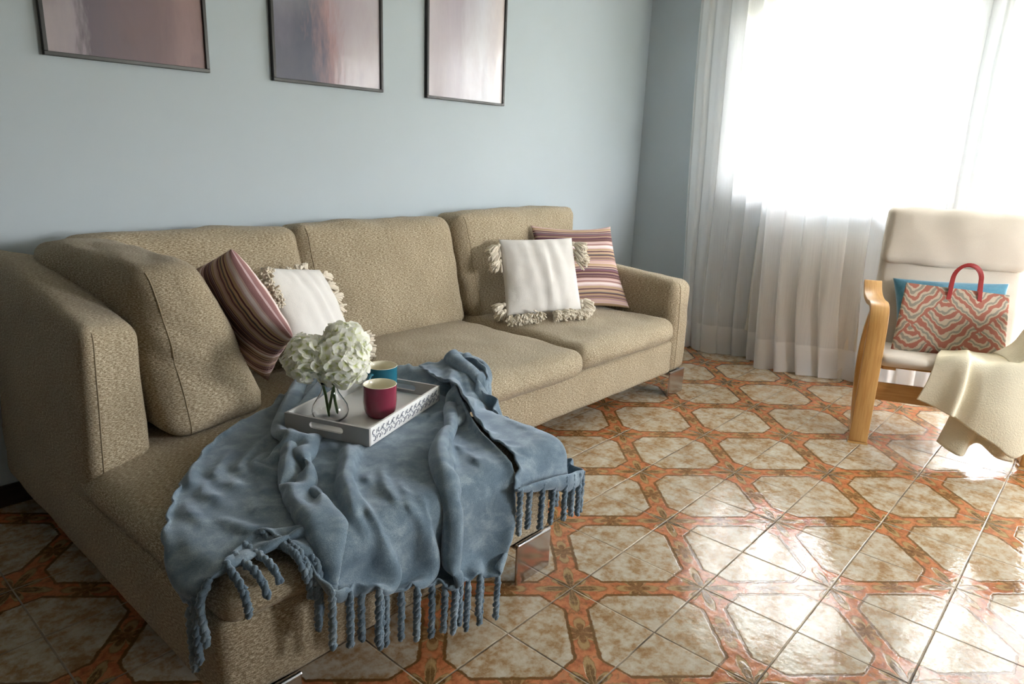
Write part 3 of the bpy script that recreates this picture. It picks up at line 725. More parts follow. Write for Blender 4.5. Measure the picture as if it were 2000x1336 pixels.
VL = Vector((-.413, .715, TZ + .012))
vase = empty('glass_vase', VL, 0, label='small clear glass bulb vase holding the cream hydrangeas on the tray', cat='vase')
po = [(.0, .0), (.030, .0), (.042, .004), (.056, .018), (.060, .036), (.055, .056), (.041, .078), (.029, .098), (.026, .112), (.030, .128), (.036, .138)]
pi = [(.034, .138), (.0275, .128), (.0235, .112), (.0265, .098), (.0385, .078), (.0525, .056), (.0575, .036), (.053, .019), (.040, .009), (.0, .008)]
mb = MB(); mb.lathe(po + [(.035, .1395)] + pi, 48); o = mb.build('bowl', M_VASE, vase, True)
def hydrangea(label, foot, head, R, seed, nfl=120):
    rnd = random.Random(seed); foot, head = Vector(foot), Vector(head)
    root = empty('hydrangea_stem', VL + foot, 0, label=label, cat='flower', group='hydrangeas in the vase')
    hd = head - foot; neck = Vector((head.x * .25, head.y * .25, .118)) - foot
    mb = MB(); mb.tube([(0, 0, 0), neck * .5 + Vector((0, 0, -.004)), neck, neck.lerp(hd, .6), hd], [.0055, .005, .005, .0045, .003], 8)
    for k in range(14):
        d = Vector((rnd.gauss(0, 1), rnd.gauss(0, 1), rnd.gauss(.3, 1))).normalized(); mb.tube([hd - Vector((0, 0, R * .4)), hd + d * R * .8], [.0022, .0012], 5)
    st = mb.build('stem', M_STEM, root, True); mod_sub(st)
    v = []; f = []; uv = []
    for k in range(nfl):
        z = 1 - 2 * (k + .5) / nfl; a = k * 2.39996; rr = math.sqrt(1 - z * z)
        if z < -.80: continue
        d = Vector((rr * math.cos(a), rr * math.sin(a), z)); rad = R * rnd.uniform(.84, 1.04) * (1 + .07 * fbm(d, 1.6, seed)); c = hd + d * rad
        nrm = (d + Vector((rnd.gauss(0, .25), rnd.gauss(0, .25), rnd.gauss(0, .25)))).normalized(); t = nrm.orthogonal().normalized(); t.rotate(Matrix.Rotation(rnd.uniform(0, 6.3), 3, nrm)); b = nrm.cross(t); ps = rnd.uniform(.021, .028)
        for q in range(4):
            an = PI / 2 * q + rnd.uniform(-.15, .15); ax = t * math.cos(an) + b * math.sin(an); ay = nrm.cross(ax); cup = rnd.uniform(.0, .5); rows = []
            for i in range(4):
                s = i / 3; ww = (.12, .42, .58, .26)[i] * ps * 1.15; hh = cup * s * s * ps + .003 * (i == 1); row = []
                for j in (-1, 0, 1):
                    p = c + ax * (s * ps) + ay * (j * ww) + nrm * (hh + abs(j) * .0035 * rnd.uniform(.2, 1.6) - .004 * s * (i == 3))
                    row.append(len(v)); v.append(p)
                rows.append(row)
            for i in range(3):
                for j in range(2):
                    f.append((rows[i][j], rows[i][j + 1], rows[i + 1][j + 1], rows[i + 1][j])); uv.append([(i / 3, 0), (i / 3, 0), ((i + 1) / 3, 0), ((i + 1) / 3, 0)])
    o = obj('blossom', v, f, M_PETAL, root, True, uvs=uv); mod_sub(o)
hydrangea('cream hydrangea head on the left of the bouquet, leaning towards the big cushion', (-.012, -.012, .014), (-.050, .038, .210), .070, 51, 100)
hydrangea('largest cream hydrangea head, front centre above the vase neck', (.022, -.010, .014), (.028, -.022, .203), .084, 52, 150)
hydrangea('cream hydrangea head rising at the top right of the bouquet', (.004, .020, .014), (.060, -.002, .242), .074, 53, 120)

# ================================================================ ARMCHAIR
CH = Vector((2.014, -.253, 0)); cang = math.atan2(-.93, .37)
# local frame: x towards the chair's right in the picture, y towards its back, z up
chair_M = Matrix.Translation(CH) @ Matrix(((.3697, .9291, 0, 0), (-.9291, .3697, 0, 0), (0, 0, 1, 0), (0, 0, 0, 1)))
chair = empty('armchair', (0, 0, 0), label='bent birch armchair with cream cushions in front of the sheer curtains', cat='armchair'); chair.matrix_world = chair_M
def strip(name, path, x0, x1, t, par=chair, m=M_BIRCH, n=6):
    """laminated strip: path of (y,z) extruded from x0 to x1"""
    P_ = []
    for i in range(len(path) - 1):          # catmull-rom
        p0 = path[max(i - 1, 0)]; p1 = path[i]; p2 = path[i + 1]; p3 = path[min(i + 2, len(path) - 1)]
        for k in range(n):
            s = k / n; P_.append(tuple(.5 * ((2 * b) + (-a + c) * s + (2 * a - 5 * b + 4 * c - d) * s * s + (-a + 3 * b - 3 * c + d) * s ** 3) for a, b, c, d in zip(p0, p1, p2, p3)))
    P_.append(path[-1]); v = []; f = []; uv = []; L = 0; Ls = []
    for i, p in enumerate(P_):
        a = P_[max(i - 1, 0)]; b = P_[min(i + 1, len(P_) - 1)]; d = Vector((b[0] - a[0], b[1] - a[1])).normalized(); nn = Vector((-d.y, d.x)) * t / 2
        if i: L += math.dist(P_[i - 1], p)
        Ls.append(L)
        for x in (x0, x1):
            for sg in (1, -1): v.append((x, p[0] + nn.x * sg, p[1] + nn.y * sg))
    for i in range(len(P_) - 1):
        a = 4 * i; b = a + 4
        for q in ((a, a + 2, b + 2, b), (a + 1, b + 1, b + 3, a + 3), (a, b, b + 1, a + 1), (a + 2, a + 3, b + 3, b + 2)):
            f.append(q); uv.append([(Ls[(k) // 4], v[k][0] if q[0] == a and q[1] == a + 2 or q[0] == a + 1 and q[1] == b + 1 else v[k][1] * .1) for k in q])
    f += [(0, 1, 3, 2), (4 * len(P_) - 4, 4 * len(P_) - 2, 4 * len(P_) - 1, 4 * len(P_) - 3)]; uv += [[(0, 0)] * 4] * 2
    o = obj(name, v, f, m, par, True, uvs=uv); mod_bevel(o, .003); 
    return o
for xa in (0, .745):
    sf = strip('side_frame', [(.0, .012), (-.004, .2), (.0, .45), (.01, .62), (.035, .685), (.09, .705), (.2, .70), (.32, .715), (.40, .77)], xa, xa + .085, .026)
    strip('brace', [(.02, .03), (.15, .14), (.24, .33), (.22, .5), (.12, .64), (.05, .68)], xa + .008, xa + .077, .02, sf)
    strip('runner', [(.0, .014), (.10, .012), (.16, .012), (.22, .013)], xa + .02, xa + .06, .02, sf)
    mb = MB(); mb.box((xa - .004, -.014, 0), (xa + .089, .03, .010)); P(mb.build('foot_pad', M_BIRCH, sf), sf)
strip('seat_frame', [(.03, .405), (.2, .37), (.42, .335), (.56, .37)], .10, .16, .022); strip('seat_frame', [(.03, .405), (.2, .37), (.42, .335), (.56, .37)], .67, .73, .022)
strip('back_frame', [(.50, .35), (.58, .55), (.66, .85), (.745, 1.08)], .12, .17, .022); strip('back_frame', [(.50, .35), (.58, .55), (.66, .85), (.745, 1.08)], .66, .71, .022)
mb = MB(); mb.box((.085, .03, .232), (.745, .052, .322)); mod_bevel(mb.build('front_rail', M_BIRCH, chair), .003)
mb = MB(); mb.box((.085, .50, .30), (.745, .525, .38)); mod_bevel(mb.build('rear_rail', M_BIRCH, chair), .003)
mb = MB()
for k in range(6): mb.box((.10, .08 + k * .08, .392 - k * .010), (.73, .12 + k * .08, .400 - k * .010))
mb.build('slats', M_BIRCH, chair)
for x0 in (.095, .72):
    mb = MB(); mb.box((x0, .02, .33), (x0 + .02, .5, .40))
# cushions of the chair
cushion_lines = lambda u, n: -.006 * math.exp(-((u[2] % .5 - .25) / .05) ** 2)
soft_box('seat_cushion', [(.075, -.01, .418), (.755, -.01, .418), (.74, .56, .355), (.09, .56, .355), (.075, -.02, .475), (.755, -.02, .475), (.74, .56, .43), (.09, .56, .43)], .03, (.01, .02, .008), M_CREAM, chair, wr=.005, seed=31)
def crc(u, n):
    if n[1] < -.3: return -.006 * sum(math.exp(-((u[2] - q) / .035) ** 2) for q in (-.72, -.42, -.12, .2))
    return 0
soft_box('back_cushion', [(.09, .43, .40), (.76, .43, .40), (.76, .52, .37), (.09, .52, .37), (.10, .665, 1.125), (.77, .665, 1.125), (.77, .735, 1.115), (.10, .735, 1.115)], .03, (.01, .02, .008), M_CREAM, chair, wr=.005, seed=32, crease=crc)
def crh(u, n): return .006 * math.sin(7 * u[0] + 2 * u[2]) * math.exp(-((u[0] + .1) / .5) ** 2) if n[1] < -.3 else 0
hp = soft_box('head_pillow', [(.09, .535, .865), (.775, .535, .865), (.775, .605, .855), (.09, .605, .855), (.10, .61, 1.150), (.775, .61, 1.150), (.775, .725, 1.155), (.10, .725, 1.155)], .035, (.008, .02, .006), M_CREAM, chair, wr=.007, seed=33, crease=crh)

# blue cushion and tote bag standing on the seat
def CL(x, y, z): return chair_M @ Vector((x, y, z))
o = pillow('throw_cushion', [CL(.19, .33, .452), CL(.66, .33, .456), CL(.685, .50, .805), CL(.150, .50, .785)], .13, M_TEAL, seed=61, conc=.05)
tag(o, 'teal blue velvety cushion behind the patterned tote bag on the armchair', 'cushion')

def wave_pattern(u, v):
    """nested rounded chevrons in a diamond lattice, returns a colour index"""
    n1 = .020 * math.sin(31 * u + 9 * v) + .014 * math.sin(57 * v + 23 * u) + .010 * math.sin(88 * u - 41 * v); x = (u - .46 + .10 * v) / .62; y = (v + .05) / .30 + n1
    p = (y + 2 * x) / 2; q = (y - 2 * x) / 2; fp = p - math.floor(p); fq = q - math.floor(q)
    k = .16; h = max(k - abs(fp - fq), 0) / k; m = min(fp, fq) - h * h * k / 4 + n1 * .5
    t = (m * 4.9 + .12) % 1
    return 0 if t < .40 else 1 if t < .54 else 2 if t < .76 else 1
def tote():
    root = empty('tote_bag', CL(.40, .27, .455), 0, label='tote bag with orange and grey wavy pattern and red handles on the armchair', cat='bag')
    inv = root.matrix_world.inverted()
    c4 = [CL(.150, .205, .452), CL(.655, .215, .462), CL(.645, .315, .772), CL(.185, .315, .792)]
    BL, BR, TR, TL = [inv @ c for c in c4]; nz = (BR - BL).cross(TL - BL).normalized(); NU, NV = 170, 120
    cols = [srgb(164, 104, 88), srgb(188, 172, 152), srgb(140, 136, 124)]; ms = []
    for i, c in enumerate(cols):
        ms.append(m_cloth(('rust_weave', 'ecru_weave', 'sage_grey_weave')[i], c, scale=700, bump=.4))
    v = []; f = []; fm = []
    for side in (1, -1):
        base = len(v)
        for j in range(NV + 1):
            for i in range(NU + 1):
                a, b = i / NU, j / NV; p = (BL * (1 - a) + BR * a) * (1 - b) + (TL * (1 - a) + TR * a) * b
                h = (.028 * (1 - b) ** .7 * math.sin(PI * min(1, b * 6) / 2) + .004) * (4 * a * (1 - a)) ** .3 if 0 < a < 1 else 0
                h += .004 * math.sin(7 * a + 4 * b) * (a * (1 - a) * 4); v.append(p + nz * h * side)
        for j in range(NV):
            for i in range(NU):
                k = base + j * (NU + 1) + i; q = (k, k + 1, k + NU + 2, k + NU + 1); f.append(q if side > 0 else q[::-1])
                fm.append(wave_pattern((i + .5) / NU, (j + .5) / NV * .66))
    body = obj('body', v, f, None, root, True, mats=ms, fmat=fm)
    for sgn, nm in ((1, 'front'), (-1, 'back')):
        def at(a, b): return (BL * (1 - a) + BR * a) * (1 - b) + (TL * (1 - a) + TR * a) * b + nz * (.010 * sgn)
        e1, e2 = at(.43, .82), at(.72, .80); ht = Vector((0, 0, .155)); mid = (at(.43, 1) + at(.72, 1)) / 2; wx = (BR - BL).normalized()
        up = (TL - BL).normalized(); pts = [e1]; 
        for k in range(17):
            a = PI * k / 16; pts.append(at(.575, 1.) + up * .005 + Vector((0, 0, .045 + .075 * math.sin(a))) - wx * math.cos(a) * .062 )
        pts.append(e2); mbv = []; mf = []
        for i, p in enumerate(pts):
            t = (pts[min(i + 1, len(pts) - 1)] - pts[max(i - 1, 0)]).normalized(); w = nz.cross(t).normalized() * .0085 * (1.25 if i in (0, len(pts) - 1) else 1)
            for s1, s2 in ((1, 1), (1, -1), (-1, -1), (-1, 1)): mbv.append(p + w * s1 + nz * .002 * s2)
        for i in range(len(pts) - 1):
            for k in range(4): mf.append((4 * i + k, 4 * i + (k + 1) % 4, 4 * i + 4 + (k + 1) % 4, 4 * i + 4 + k))
        mf += [(3, 2, 1, 0), tuple(4 * len(pts) - 4 + k for k in range(4))]
        hd = obj('handle', mbv, mf, M_LEATHER, root, False); mod_bevel(hd, .001); hd['label'] = 'red leather handle'
tote()

# ivory throw hanging from the seat front
def sheet(grid, nu=10, nv=10):
    """catmull-rom surface through a grid of points [col][row]"""
    def cr(p0, p1, p2, p3, t): return .5 * ((2 * p1) + (-p0 + p2) * t + (2 * p0 - 5 * p1 + 4 * p2 - p3) * t * t + (-p0 + 3 * p1 - 3 * p2 + p3) * t ** 3)
    def line(pts, n):
        out = []
        for i in range(len(pts) - 1):
            for k in range(n): out.append(cr(pts[max(i - 1, 0)], pts[i], pts[i + 1], pts[min(i + 2, len(pts) - 1)], k / n))
        out.append(pts[-1]); return out
    cols = [line([Vector(p) for p in c], nv) for c in grid]; rows = list(zip(*cols)); rows = [line(list(r), nu) for r in rows]
    v = [p for r in rows for p in r]; W = len(rows[0]); f = [(j * W + i, j * W + i + 1, (j + 1) * W + i + 1, (j + 1) * W + i) for j in range(len(rows) - 1) for i in range(W - 1)]
    return v, f
v, f = [], []
A = [[(.40, .28, .475), (.33, .06, .492), (.305, -.03, .470), (.285, -.05, .38), (.255, -.055, .287)],
     [(.46, .28, .480), (.40, .06, .500), (.375, -.035, .500), (.36, -.06, .39), (.335, -.065, .262)],
     [(.50, .26, .485), (.45, .06, .520), (.437, -.045, .505), (.425, -.085, .38), (.400, -.095, .238)],
     [(.53, .26, .485), (.47, .05, .505), (.452, -.030, .490), (.445, -.060, .36), (.425, -.07, .225)],
     [(.57, .26, .49), (.53, .05, .490), (.52, -.045, .475), (.51, -.085, .33), (.50, -.09, .18)],
     [(.64, .26, .49), (.61, .05, .500), (.60, -.055, .485), (.60, -.095, .30), (.60, -.095, .125)],
     [(.71, .26, .50), (.69, .05, .510), (.69, -.050, .495), (.695, -.08, .30), (.69, -.09, .075)],
     [(.76, .24, .55), (.76, .05, .560), (.76, -.03, .53), (.765, -.06, .36), (.78, -.06, .17)]]
for gr in (A, [[(.45, .02, .46), (.43, -.02, .30), (.385, -.01, .075)], [(.50, .0, .46), (.48, -.03, .27), (.44, -.045, .045)], [(.55, .0, .46), (.53, -.035, .25), (.492, -.055, .035)],
                [(.57, .01, .46), (.56, .0, .26), (.53, .01, .07)], [(.61, .01, .46), (.60, .0, .26), (.57, .0, .09)], [(.66, .0, .46), (.65, -.03, .26), (.63, -.05, .05)], [(.71, .0, .46), (.70, -.03, .26), (.70, -.05, .04)]],
           [[(.60, .20, .50), (.61, .08, .51), (.62, .0, .50)], [(.66, .18, .56), (.665, .07, .57), (.67, -.01, .53)], [(.70, .16, .66), (.71, .06, .665), (.72, -.02, .62)], [(.76, .14, .735), (.77, .05, .74), (.78, -.05, .72)],
                [(.84, .12, .72), (.85, .04, .73), (.86, -.05, .70)], [(.88, .10, .55), (.88, .04, .55), (.88, -.05, .53)]]):
    a, b = sheet(gr); k = len(v); v += a; f += [tuple(i + k for i in q) for q in b]
throw = obj('chair_throw', [chair_M @ p for p in v], f, M_THROW, None, True); mod_solid(throw, .006); tag(throw, 'ivory fleece throw draped over the right front of the birch armchair', 'throw blanket')

# ================================================================ BLUE THROW
# the throw is draped here by a small position-based cloth solver: gravity, the sofa, the tray and a few
# places where the fabric is gathered decide its folds
crng = np.random.default_rng(3)
def cbox(x0, x1, y0, y1, z0, z1, r): return np.array(((x0 + x1) / 2, (y0 + y1) / 2, (z0 + z1) / 2)), np.array(((x1 - x0) / 2, (y1 - y0) / 2, (z1 - z0) / 2)) - r, r
CBOX = [cbox(-1.095, .088, .105, 1.45, .1, .462, .055), cbox(.07, 1.01, .685, 1.62, .1, .485, .06), cbox(-1.1, -.87, .89, 1.8, .1, .9, .04), cbox(-.87, -.42, .98, 1.8, .44, 1.0, .08)]
def cpush(P, th):
    for c, h, r in CBOX:
        q = P - c; a = np.abs(q) - h; o = np.maximum(a, 0); d = np.linalg.norm(o, axis=1); am = a.max(1); ins = am <= 0
        sd = np.where(ins, am, d) - r - th; m = sd < 0
        if not m.any(): continue
        n = np.zeros_like(P); sg = np.where(q < 0, -1., 1.); mo = m & ~ins; n[mo] = (o[mo] / d[mo][:, None]) * sg[mo]; mi = m & ins
        if mi.any():
            k = a[mi].argmax(1); nn = np.zeros((mi.sum(), 3)); nn[np.arange(len(k)), k] = sg[mi][np.arange(len(k)), k]; n[mi] = nn
        P[m] -= n[m] * sd[m][:, None]
    return P
def ctray(P, th):
    d = P - np.array(TB_); x = d @ np.array(tx); y = d @ np.array(ty); z = d[:, 2]
    ins = (x > -th) & (x < Lx + th) & (y > -th) & (y < Ly + th) & (z > -th) & (z < .12)
    if ins.any():
        ex = np.minimum(x + th, Lx + th - x); ey = np.minimum(y + th, Ly + th - y); low = ins & ((z < .03) | (np.minimum(ex, ey) > .03)); hi = ins & ~low
        P[low, 2] = np.minimum(P[low, 2], TZ - th)
        sx = np.where(x < Lx / 2, -1, 1) * (ex <= ey); sy = np.where(y < Ly / 2, -1, 1) * (ey < ex)
        P[hi] += (sx[hi] * ex[hi])[:, None] * np.array(tx) + (sy[hi] * ey[hi])[:, None] * np.array(ty)
    return P
def clinks(NU, NV, du, dv):
    idx = np.arange(NU * NV).reshape(NV, NU); C = []
    def add(A, B, L, k): C.append((A.ravel(), B.ravel(), L, k))
    for p in (0, 1):
        A = idx[:, p:-1:2]; add(A, idx[:, p + 1::2][:, :A.shape[1]], du, 1.)
        A = idx[p:-1:2, :]; add(A, idx[p + 1::2, :][:A.shape[0]], dv, 1.)
    for p in (0, 1):
        for q in (0, 1):
            A = idx[p:-1:2, q:-1:2]; B = idx[p + 1::2, q + 1::2][:A.shape[0], :A.shape[1]]; add(A, B, math.hypot(du, dv), .5)
            A = idx[p:-1:2, q + 1::2]; B = idx[p + 1::2, q:-1:2][:A.shape[0], :A.shape[1]]; add(A[:, :B.shape[1]], B, math.hypot(du, dv), .5)
    for st in (2, 4):
        for p in range(2 * st):
            for n_, d_, ax in ((NU, du, 1), (NV, dv, 0)):
                k = np.arange(n_ - st); k = k[((k // st) % 2 == p // st) & (k % st == p % st)]
                if len(k): add(np.take(idx, k, ax), np.take(idx, k + st, ax), d_ * st, .05)
    return C
def cself(P, NU, h):
    key = np.floor(P / h).astype(np.int64); key -= key.min(0); D = key.max(0) + 3; K = (key[:, 0] * D[1] + key[:, 1]) * D[2] + key[:, 2]
    o = np.argsort(K, kind='stable'); Ks = K[o]; acc = np.zeros_like(P); cnt = np.zeros(len(P)); N = len(P)
    for dx in (-1, 0, 1):
        for dy in (-1, 0, 1):
            for dz in (-1, 0, 1):
                off = (dx * D[1] + dy) * D[2] + dz
                if off < 0: continue
                lo = np.searchsorted(Ks, K + off, 'left'); n = np.searchsorted(Ks, K + off, 'right') - lo
                if n.sum() == 0: continue
                i = np.repeat(np.arange(N), n); j = o[np.arange(n.sum()) - np.repeat(np.cumsum(n) - n, n) + np.repeat(lo, n)]
                m = (np.maximum(abs(i % NU - j % NU), abs(i // NU - j // NU)) > 2) & ((i < j) if off == 0 else True); i, j = i[m], j[m]
                d = P[i] - P[j]; L = np.linalg.norm(d, axis=1); m = (L < h) & (L > 1e-6); i, j, d, L = i[m], j[m], d[m], L[m]
                if not len(i): continue
                c = (d / L[:, None]) * ((h - L) * .5)[:, None]
                for a in range(3): acc[:, a] += np.bincount(i, c[:, a], N) - np.bincount(j, c[:, a], N)
                cnt += np.bincount(i, minlength=N) + np.bincount(j, minlength=N)
    return P + acc / np.maximum(cnt, 1)[:, None] * .9
def drape(P, NU, NV, du, dv, targets, steps, iters, th=.008, above=None):
    C = clinks(NU, NV, du, dv); Vv = np.zeros_like(P); dt = 1 / 60
    ti = np.array([t[0] for t in targets]); tp = np.array([t[1] for t in targets]); tk = np.array([t[2] for t in targets])[:, None] * .35
    for s_ in range(steps):
        Vv *= .97; Vv[:, 2] -= 9.8 * dt; sp = np.linalg.norm(Vv, axis=1); Vv *= np.minimum(1, 1.5 / np.maximum(sp, 1e-9))[:, None]; Q = P + Vv * dt
        for it in range(iters):
            for A, B, L, k in C:
                d = Q[B] - Q[A]; l = np.sqrt(np.einsum('ij,ij->i', d, d)) + 1e-9; e_ = (l - L) / l * k
                if k == .05: e_ = np.minimum(e_, 0)
                c = d * (e_ * .5)[:, None]; Q[A] += c; Q[B] -= c
            if it % 3 == 0:
                Q[ti] += (tp - Q[ti]) * tk; Q = ctray(Q, .004); Q = cpush(Q, th)
                if above is not None:
                    d = Q[:, None, :] - above[None]; L2 = np.einsum('ijk,ijk->ij', d, d); l = np.sqrt(L2.min(1)); m = l < .022
                    Q[m] += np.array((.3, -.05, .95)) * ((.022 - l[m]) * .6)[:, None]
                Q[:, 2] = np.maximum(Q[:, 2], .01)
        if s_ % 2 == 0: Q = cpush(cself(Q, NU, .014), th)
        tch = np.linalg.norm(cpush(Q.copy(), th + .003) - Q, axis=1) > 1e-5; Vv = (Q - P) / dt; Vv[tch] *= .55; P = Q
    return P
def cline(pts, n):
    pts = np.array(pts, float); t = np.linspace(0, 1, n); return np.stack([np.interp(t, pts[:, 0] / pts[-1, 0], pts[:, k]) for k in (1, 2, 3)], 1)
def drape_main():
    W, H = 1.46, 1.31; NU, NV = int(W / .0165) + 1, int(H / .0165) + 1; du, dv = W / (NU - 1), H / (NV - 1)
    F = [(0, -1.112, .20, .42), (.10, -1.06, .17, .46), (.20, -1.0, .20, .475), (.30, -.93, .26, .49), (.42, -.86, .18, .485), (.50, -.885, .085, .44), (.64, -.80, .07, .40), (.88, -.66, .06, .335), (1.16, -.48, .055, .265), (1.46, -.33, .05, .20)]
    Lb = [(0, -1.112, .20, .42), (.35, -.985, .52, .485), (.68, -.78, .76, .49), (1.0, -.50, 1.03, .49), (1.2, -.36, 1.12, .49), (1.42, -.25, 1.15, .50)]
    Rb = [(0, -.33, .05, .20), (.17, -.21, .055, .31), (.33, -.19, .09, .48), (.55, -.14, .30, .50), (.80, -.02, .50, .53), (1.0, .09, .66, .53), (1.2, .20, .80, .51), (1.42, .33, .93, .50)]
    Bb = [(0, -.25, 1.15, .50), (.3, -.15, 1.16, .52), (.7, .03, 1.12, .50), (1.0, .18, 1.08, .52), (1.46, .33, .93, .50)]
    f, l, r, b = cline(F, NU), cline(Lb, NV), cline(Rb, NV), cline(Bb, NU); u = np.linspace(0, 1, NU)[None, :]; v = np.linspace(0, 1, NV)[:, None]; U, V_ = u[..., None], v[..., None]
    P = (1 - V_) * f[None] + V_ * b[None] + (1 - U) * l[:, None] + U * r[:, None] - ((1 - U) * (1 - V_) * f[0] + U * (1 - V_) * f[-1] + (1 - U) * V_ * b[0] + U * V_ * b[-1])
    an = 2 * np.pi * (8 * u + .35 * np.sin(5 * v)); P[:, :, 2] += .045 * np.abs(np.sin(an / 2)) * np.sin(np.pi * u) ** .5 + .06 * np.sin(np.pi * u); P[:, :, 1] -= .03 * np.sin(an) * (1 - v) * np.sin(np.pi * u)
    P = P.reshape(-1, 3) + crng.normal(0, .001, (NU * NV, 3)); T = []
    for i in range(0, NU, 3):
        q = f[i].copy(); a = i * du
        if a > .5: q[1] += -.018 + .018 * np.cos(2 * np.pi * (a - .5) / .14)
        T.append((i, q, .9))
    T.append((NU - 1, f[-1], .95))
    for i in range(0, NU, 5): T.append(((NV - 1) * NU + i, b[i], .6))
    for j in range(1, NV - 1, 5): T.append((j * NU, l[j], .8))
    for j in range(1, NV - 1, 2): T.append((j * NU + NU - 1, r[j], .95))
    near = lambda a, b_: int(round(b_ / dv)) * NU + int(round(a / du))
    for k, a in enumerate(np.linspace(.32, .80, 9)): T.append((near(a, .68 + .02 * abs(k - 4)), np.array((-.60 + .012 * k, .665 - .006 * k, .495 + .012 * (k % 2))), .9))
    for k, a in enumerate(np.linspace(1.04, 1.42, 7)): T.append((near(a, .80), np.array((-.03 + .012 * k, .54 + .012 * k, .50 + .014 * (k % 2))), .9))
    for ah, ag, bg, gx, gy in ((.50, .40, .68, -.60, .66), (.64, .52, .68, -.57, .65), (.78, .62, .68, -.55, .64), (.92, .72, .68, -.52, .62), (1.04, 1.08, .80, -.03, .54), (1.16, 1.16, .80, -.0, .56), (1.27, 1.24, .80, .01, .57), (1.37, 1.32, .80, .02, .58)):
        hx = np.interp(ah, [q[0] for q in F], [q[1] for q in F])
        for t in (.08, .25, .42, .6, .78):
            a = ah + (ag - ah) * t; b_ = .20 + (bg - .20) * t; sag = .05 * math.sin(PI * t) * (1 if ag > 1 else .3)
            T.append((near(a, b_), np.array((hx + (gx - hx) * t - sag, .10 + (gy - .10) * t, .492 + .022 * (1 - t * .3))), .6))
            T.append((near(a + .06, b_), np.array((hx + .03 + (gx - hx) * t - sag, .10 + (gy - .10) * t, .474)), .6))
    for a0, b0, ex_, ey_ in ((.05, .46, -.985, .55), (.07, .30, -1.01, .40), (.20, .20, -.99, .27)):
        for t in (.0, .2, .4, .6, .8):
            a = a0 + (.33 - a0) * t; b_ = b0 + (.69 - b0) * t; x_ = ex_ + (-.61 - ex_) * t; y_ = ey_ + (.665 - ey_) * t
            T.append((near(a, b_), np.array((x_, y_, .505)), .6)); T.append((near(a + .03 * (1 - t), b_ - .055 * (1 - t)), np.array((x_ + .008, y_ - .045 * (1 - t), .474)), .5))
    return drape(P, NU, NV, du, dv, T, 170, 13).reshape(NV, NU, 3)
def drape_side(under):
    W, H = .62, 1.04; NU, NV = int(W / .0165) + 1, int(H / .0165) + 1; du, dv = W / (NU - 1), H / (NV - 1)
    F = [(0, -.27, .066, .44), (.22, .01, .06, .41), (.34, .12, .08, .39), (.60, .155, .25, .35)]
    Lb = [(0, -.27, .066, .44), (.08, -.26, .09, .48), (.36, -.12, .30, .54), (.58, -.01, .50, .56), (.80, .08, .74, .56), (1.0, .16, .93, .52)]
    Mb = [(0, .10, .065, .40), (.15, .075, .11, .475), (.36, .02, .32, .53), (.62, .12, .54, .55), (.80, .20, .74, .55), (1.0, .24, .95, .52)]
    Rb = [(0, .155, .25, .35), (.18, .14, .30, .45), (.30, .09, .40, .51), (.56, .20, .60, .54), (.82, .29, .76, .54), (1.0, .33, .95, .50)]
    f, l, r, c = cline(F, NU), cline(Lb, NV), cline(Rb, NV), cline(Mb, NV); c[0] = f[NU // 2]; u = np.linspace(0, 1, NU)[None, :, None]; v = np.linspace(0, 1, NV)[:, None]
    B = np.where(u < .5, (1 - 2 * u) * l[:, None] + 2 * u * c[:, None], (2 - 2 * u) * c[:, None] + (2 * u - 1) * r[:, None]); B[0] = f; P = B.copy()
    ph = 2 * np.pi * 4.5 * u[..., 0] + 1.5 * np.sin(3 * v); out = np.clip(1 - v / .3, 0, 1)
    P[:, :, 2] += .05 * np.abs(np.sin(ph / 2)) * (1 - out) + .02; P[:, :, 0] += (.02 * np.cos(ph) + .02) * out; P[:, :, 1] -= (.02 * np.cos(ph) + .02) * out
    P = P.reshape(-1, 3) + crng.normal(0, .001, (NU * NV, 3)); T = []
    for i in range(0, NU, 2):
        w = math.cos(2 * PI * i * du / .12); T.append((i, B[0, i] + np.array((.008 + .016 * w, -.004 - .012 * w, 0)), .9))
    for j in range(4, NV, 4):
        for i in (0, NU // 4, NU // 2, 3 * NU // 4, NU - 1): T.append((j * NU + i, B[j, i] + np.array((0, 0, .012 * ((i // 4) % 2))), .9 if i in (0, NU - 1) else .5))
    low = under.reshape(-1, 3); low = low[(low[:, 0] > -.4)][::3]
    return drape(P, NU, NV, du, dv, T, 90, 9, .014, low).reshape(NV, NU, 3)
bv, bf = [], []; hems = []; sheet_main = drape_main()
for nm, A_ in (('main', sheet_main), ('side', drape_side(sheet_main))):
    nv_, nu_ = A_.shape[:2]; k = len(bv); bv += [Vector(p) for p in A_.reshape(-1, 3)]
    bf += [(k + j * nu_ + i, k + j * nu_ + i + 1, k + (j + 1) * nu_ + i + 1, k + (j + 1) * nu_ + i) for j in range(nv_ - 1) for i in range(nu_ - 1)]
    hems.append((nm, A_))
blanket = obj('throw_blanket', bv, bf, M_BLANKET, None, True); mod_solid(blanket, .009); mod_sub(blanket, 1)
tag(blanket, 'blue-grey plush throw with knotted fringe draped over the sofa chaise end', 'throw blanket')
def outside(p, th):
    """push a point out of the chaise"""
    lo = Vector((-1.10, .10, .0)); hi = Vector((.10, 1.4, .462)); r = .05
    c = Vector([max(lo[i] + r, min(hi[i] - r, p[i])) for i in range(3)]); d = p - c
    if d.length > 1e-6:
        return c + d.normalized() * (r + th) if d.length < r + th else p
    q = [(p[0] - lo[0], 0, -1), (hi[0] - p[0], 0, 1), (p[1] - lo[1], 1, -1), (hi[2] - p[2], 2, 1)]; m_, ax, sg = min(q); p = p.copy(); p[ax] = (hi if sg > 0 else lo)[ax] + sg * th; return p
frnd = random.Random(77)
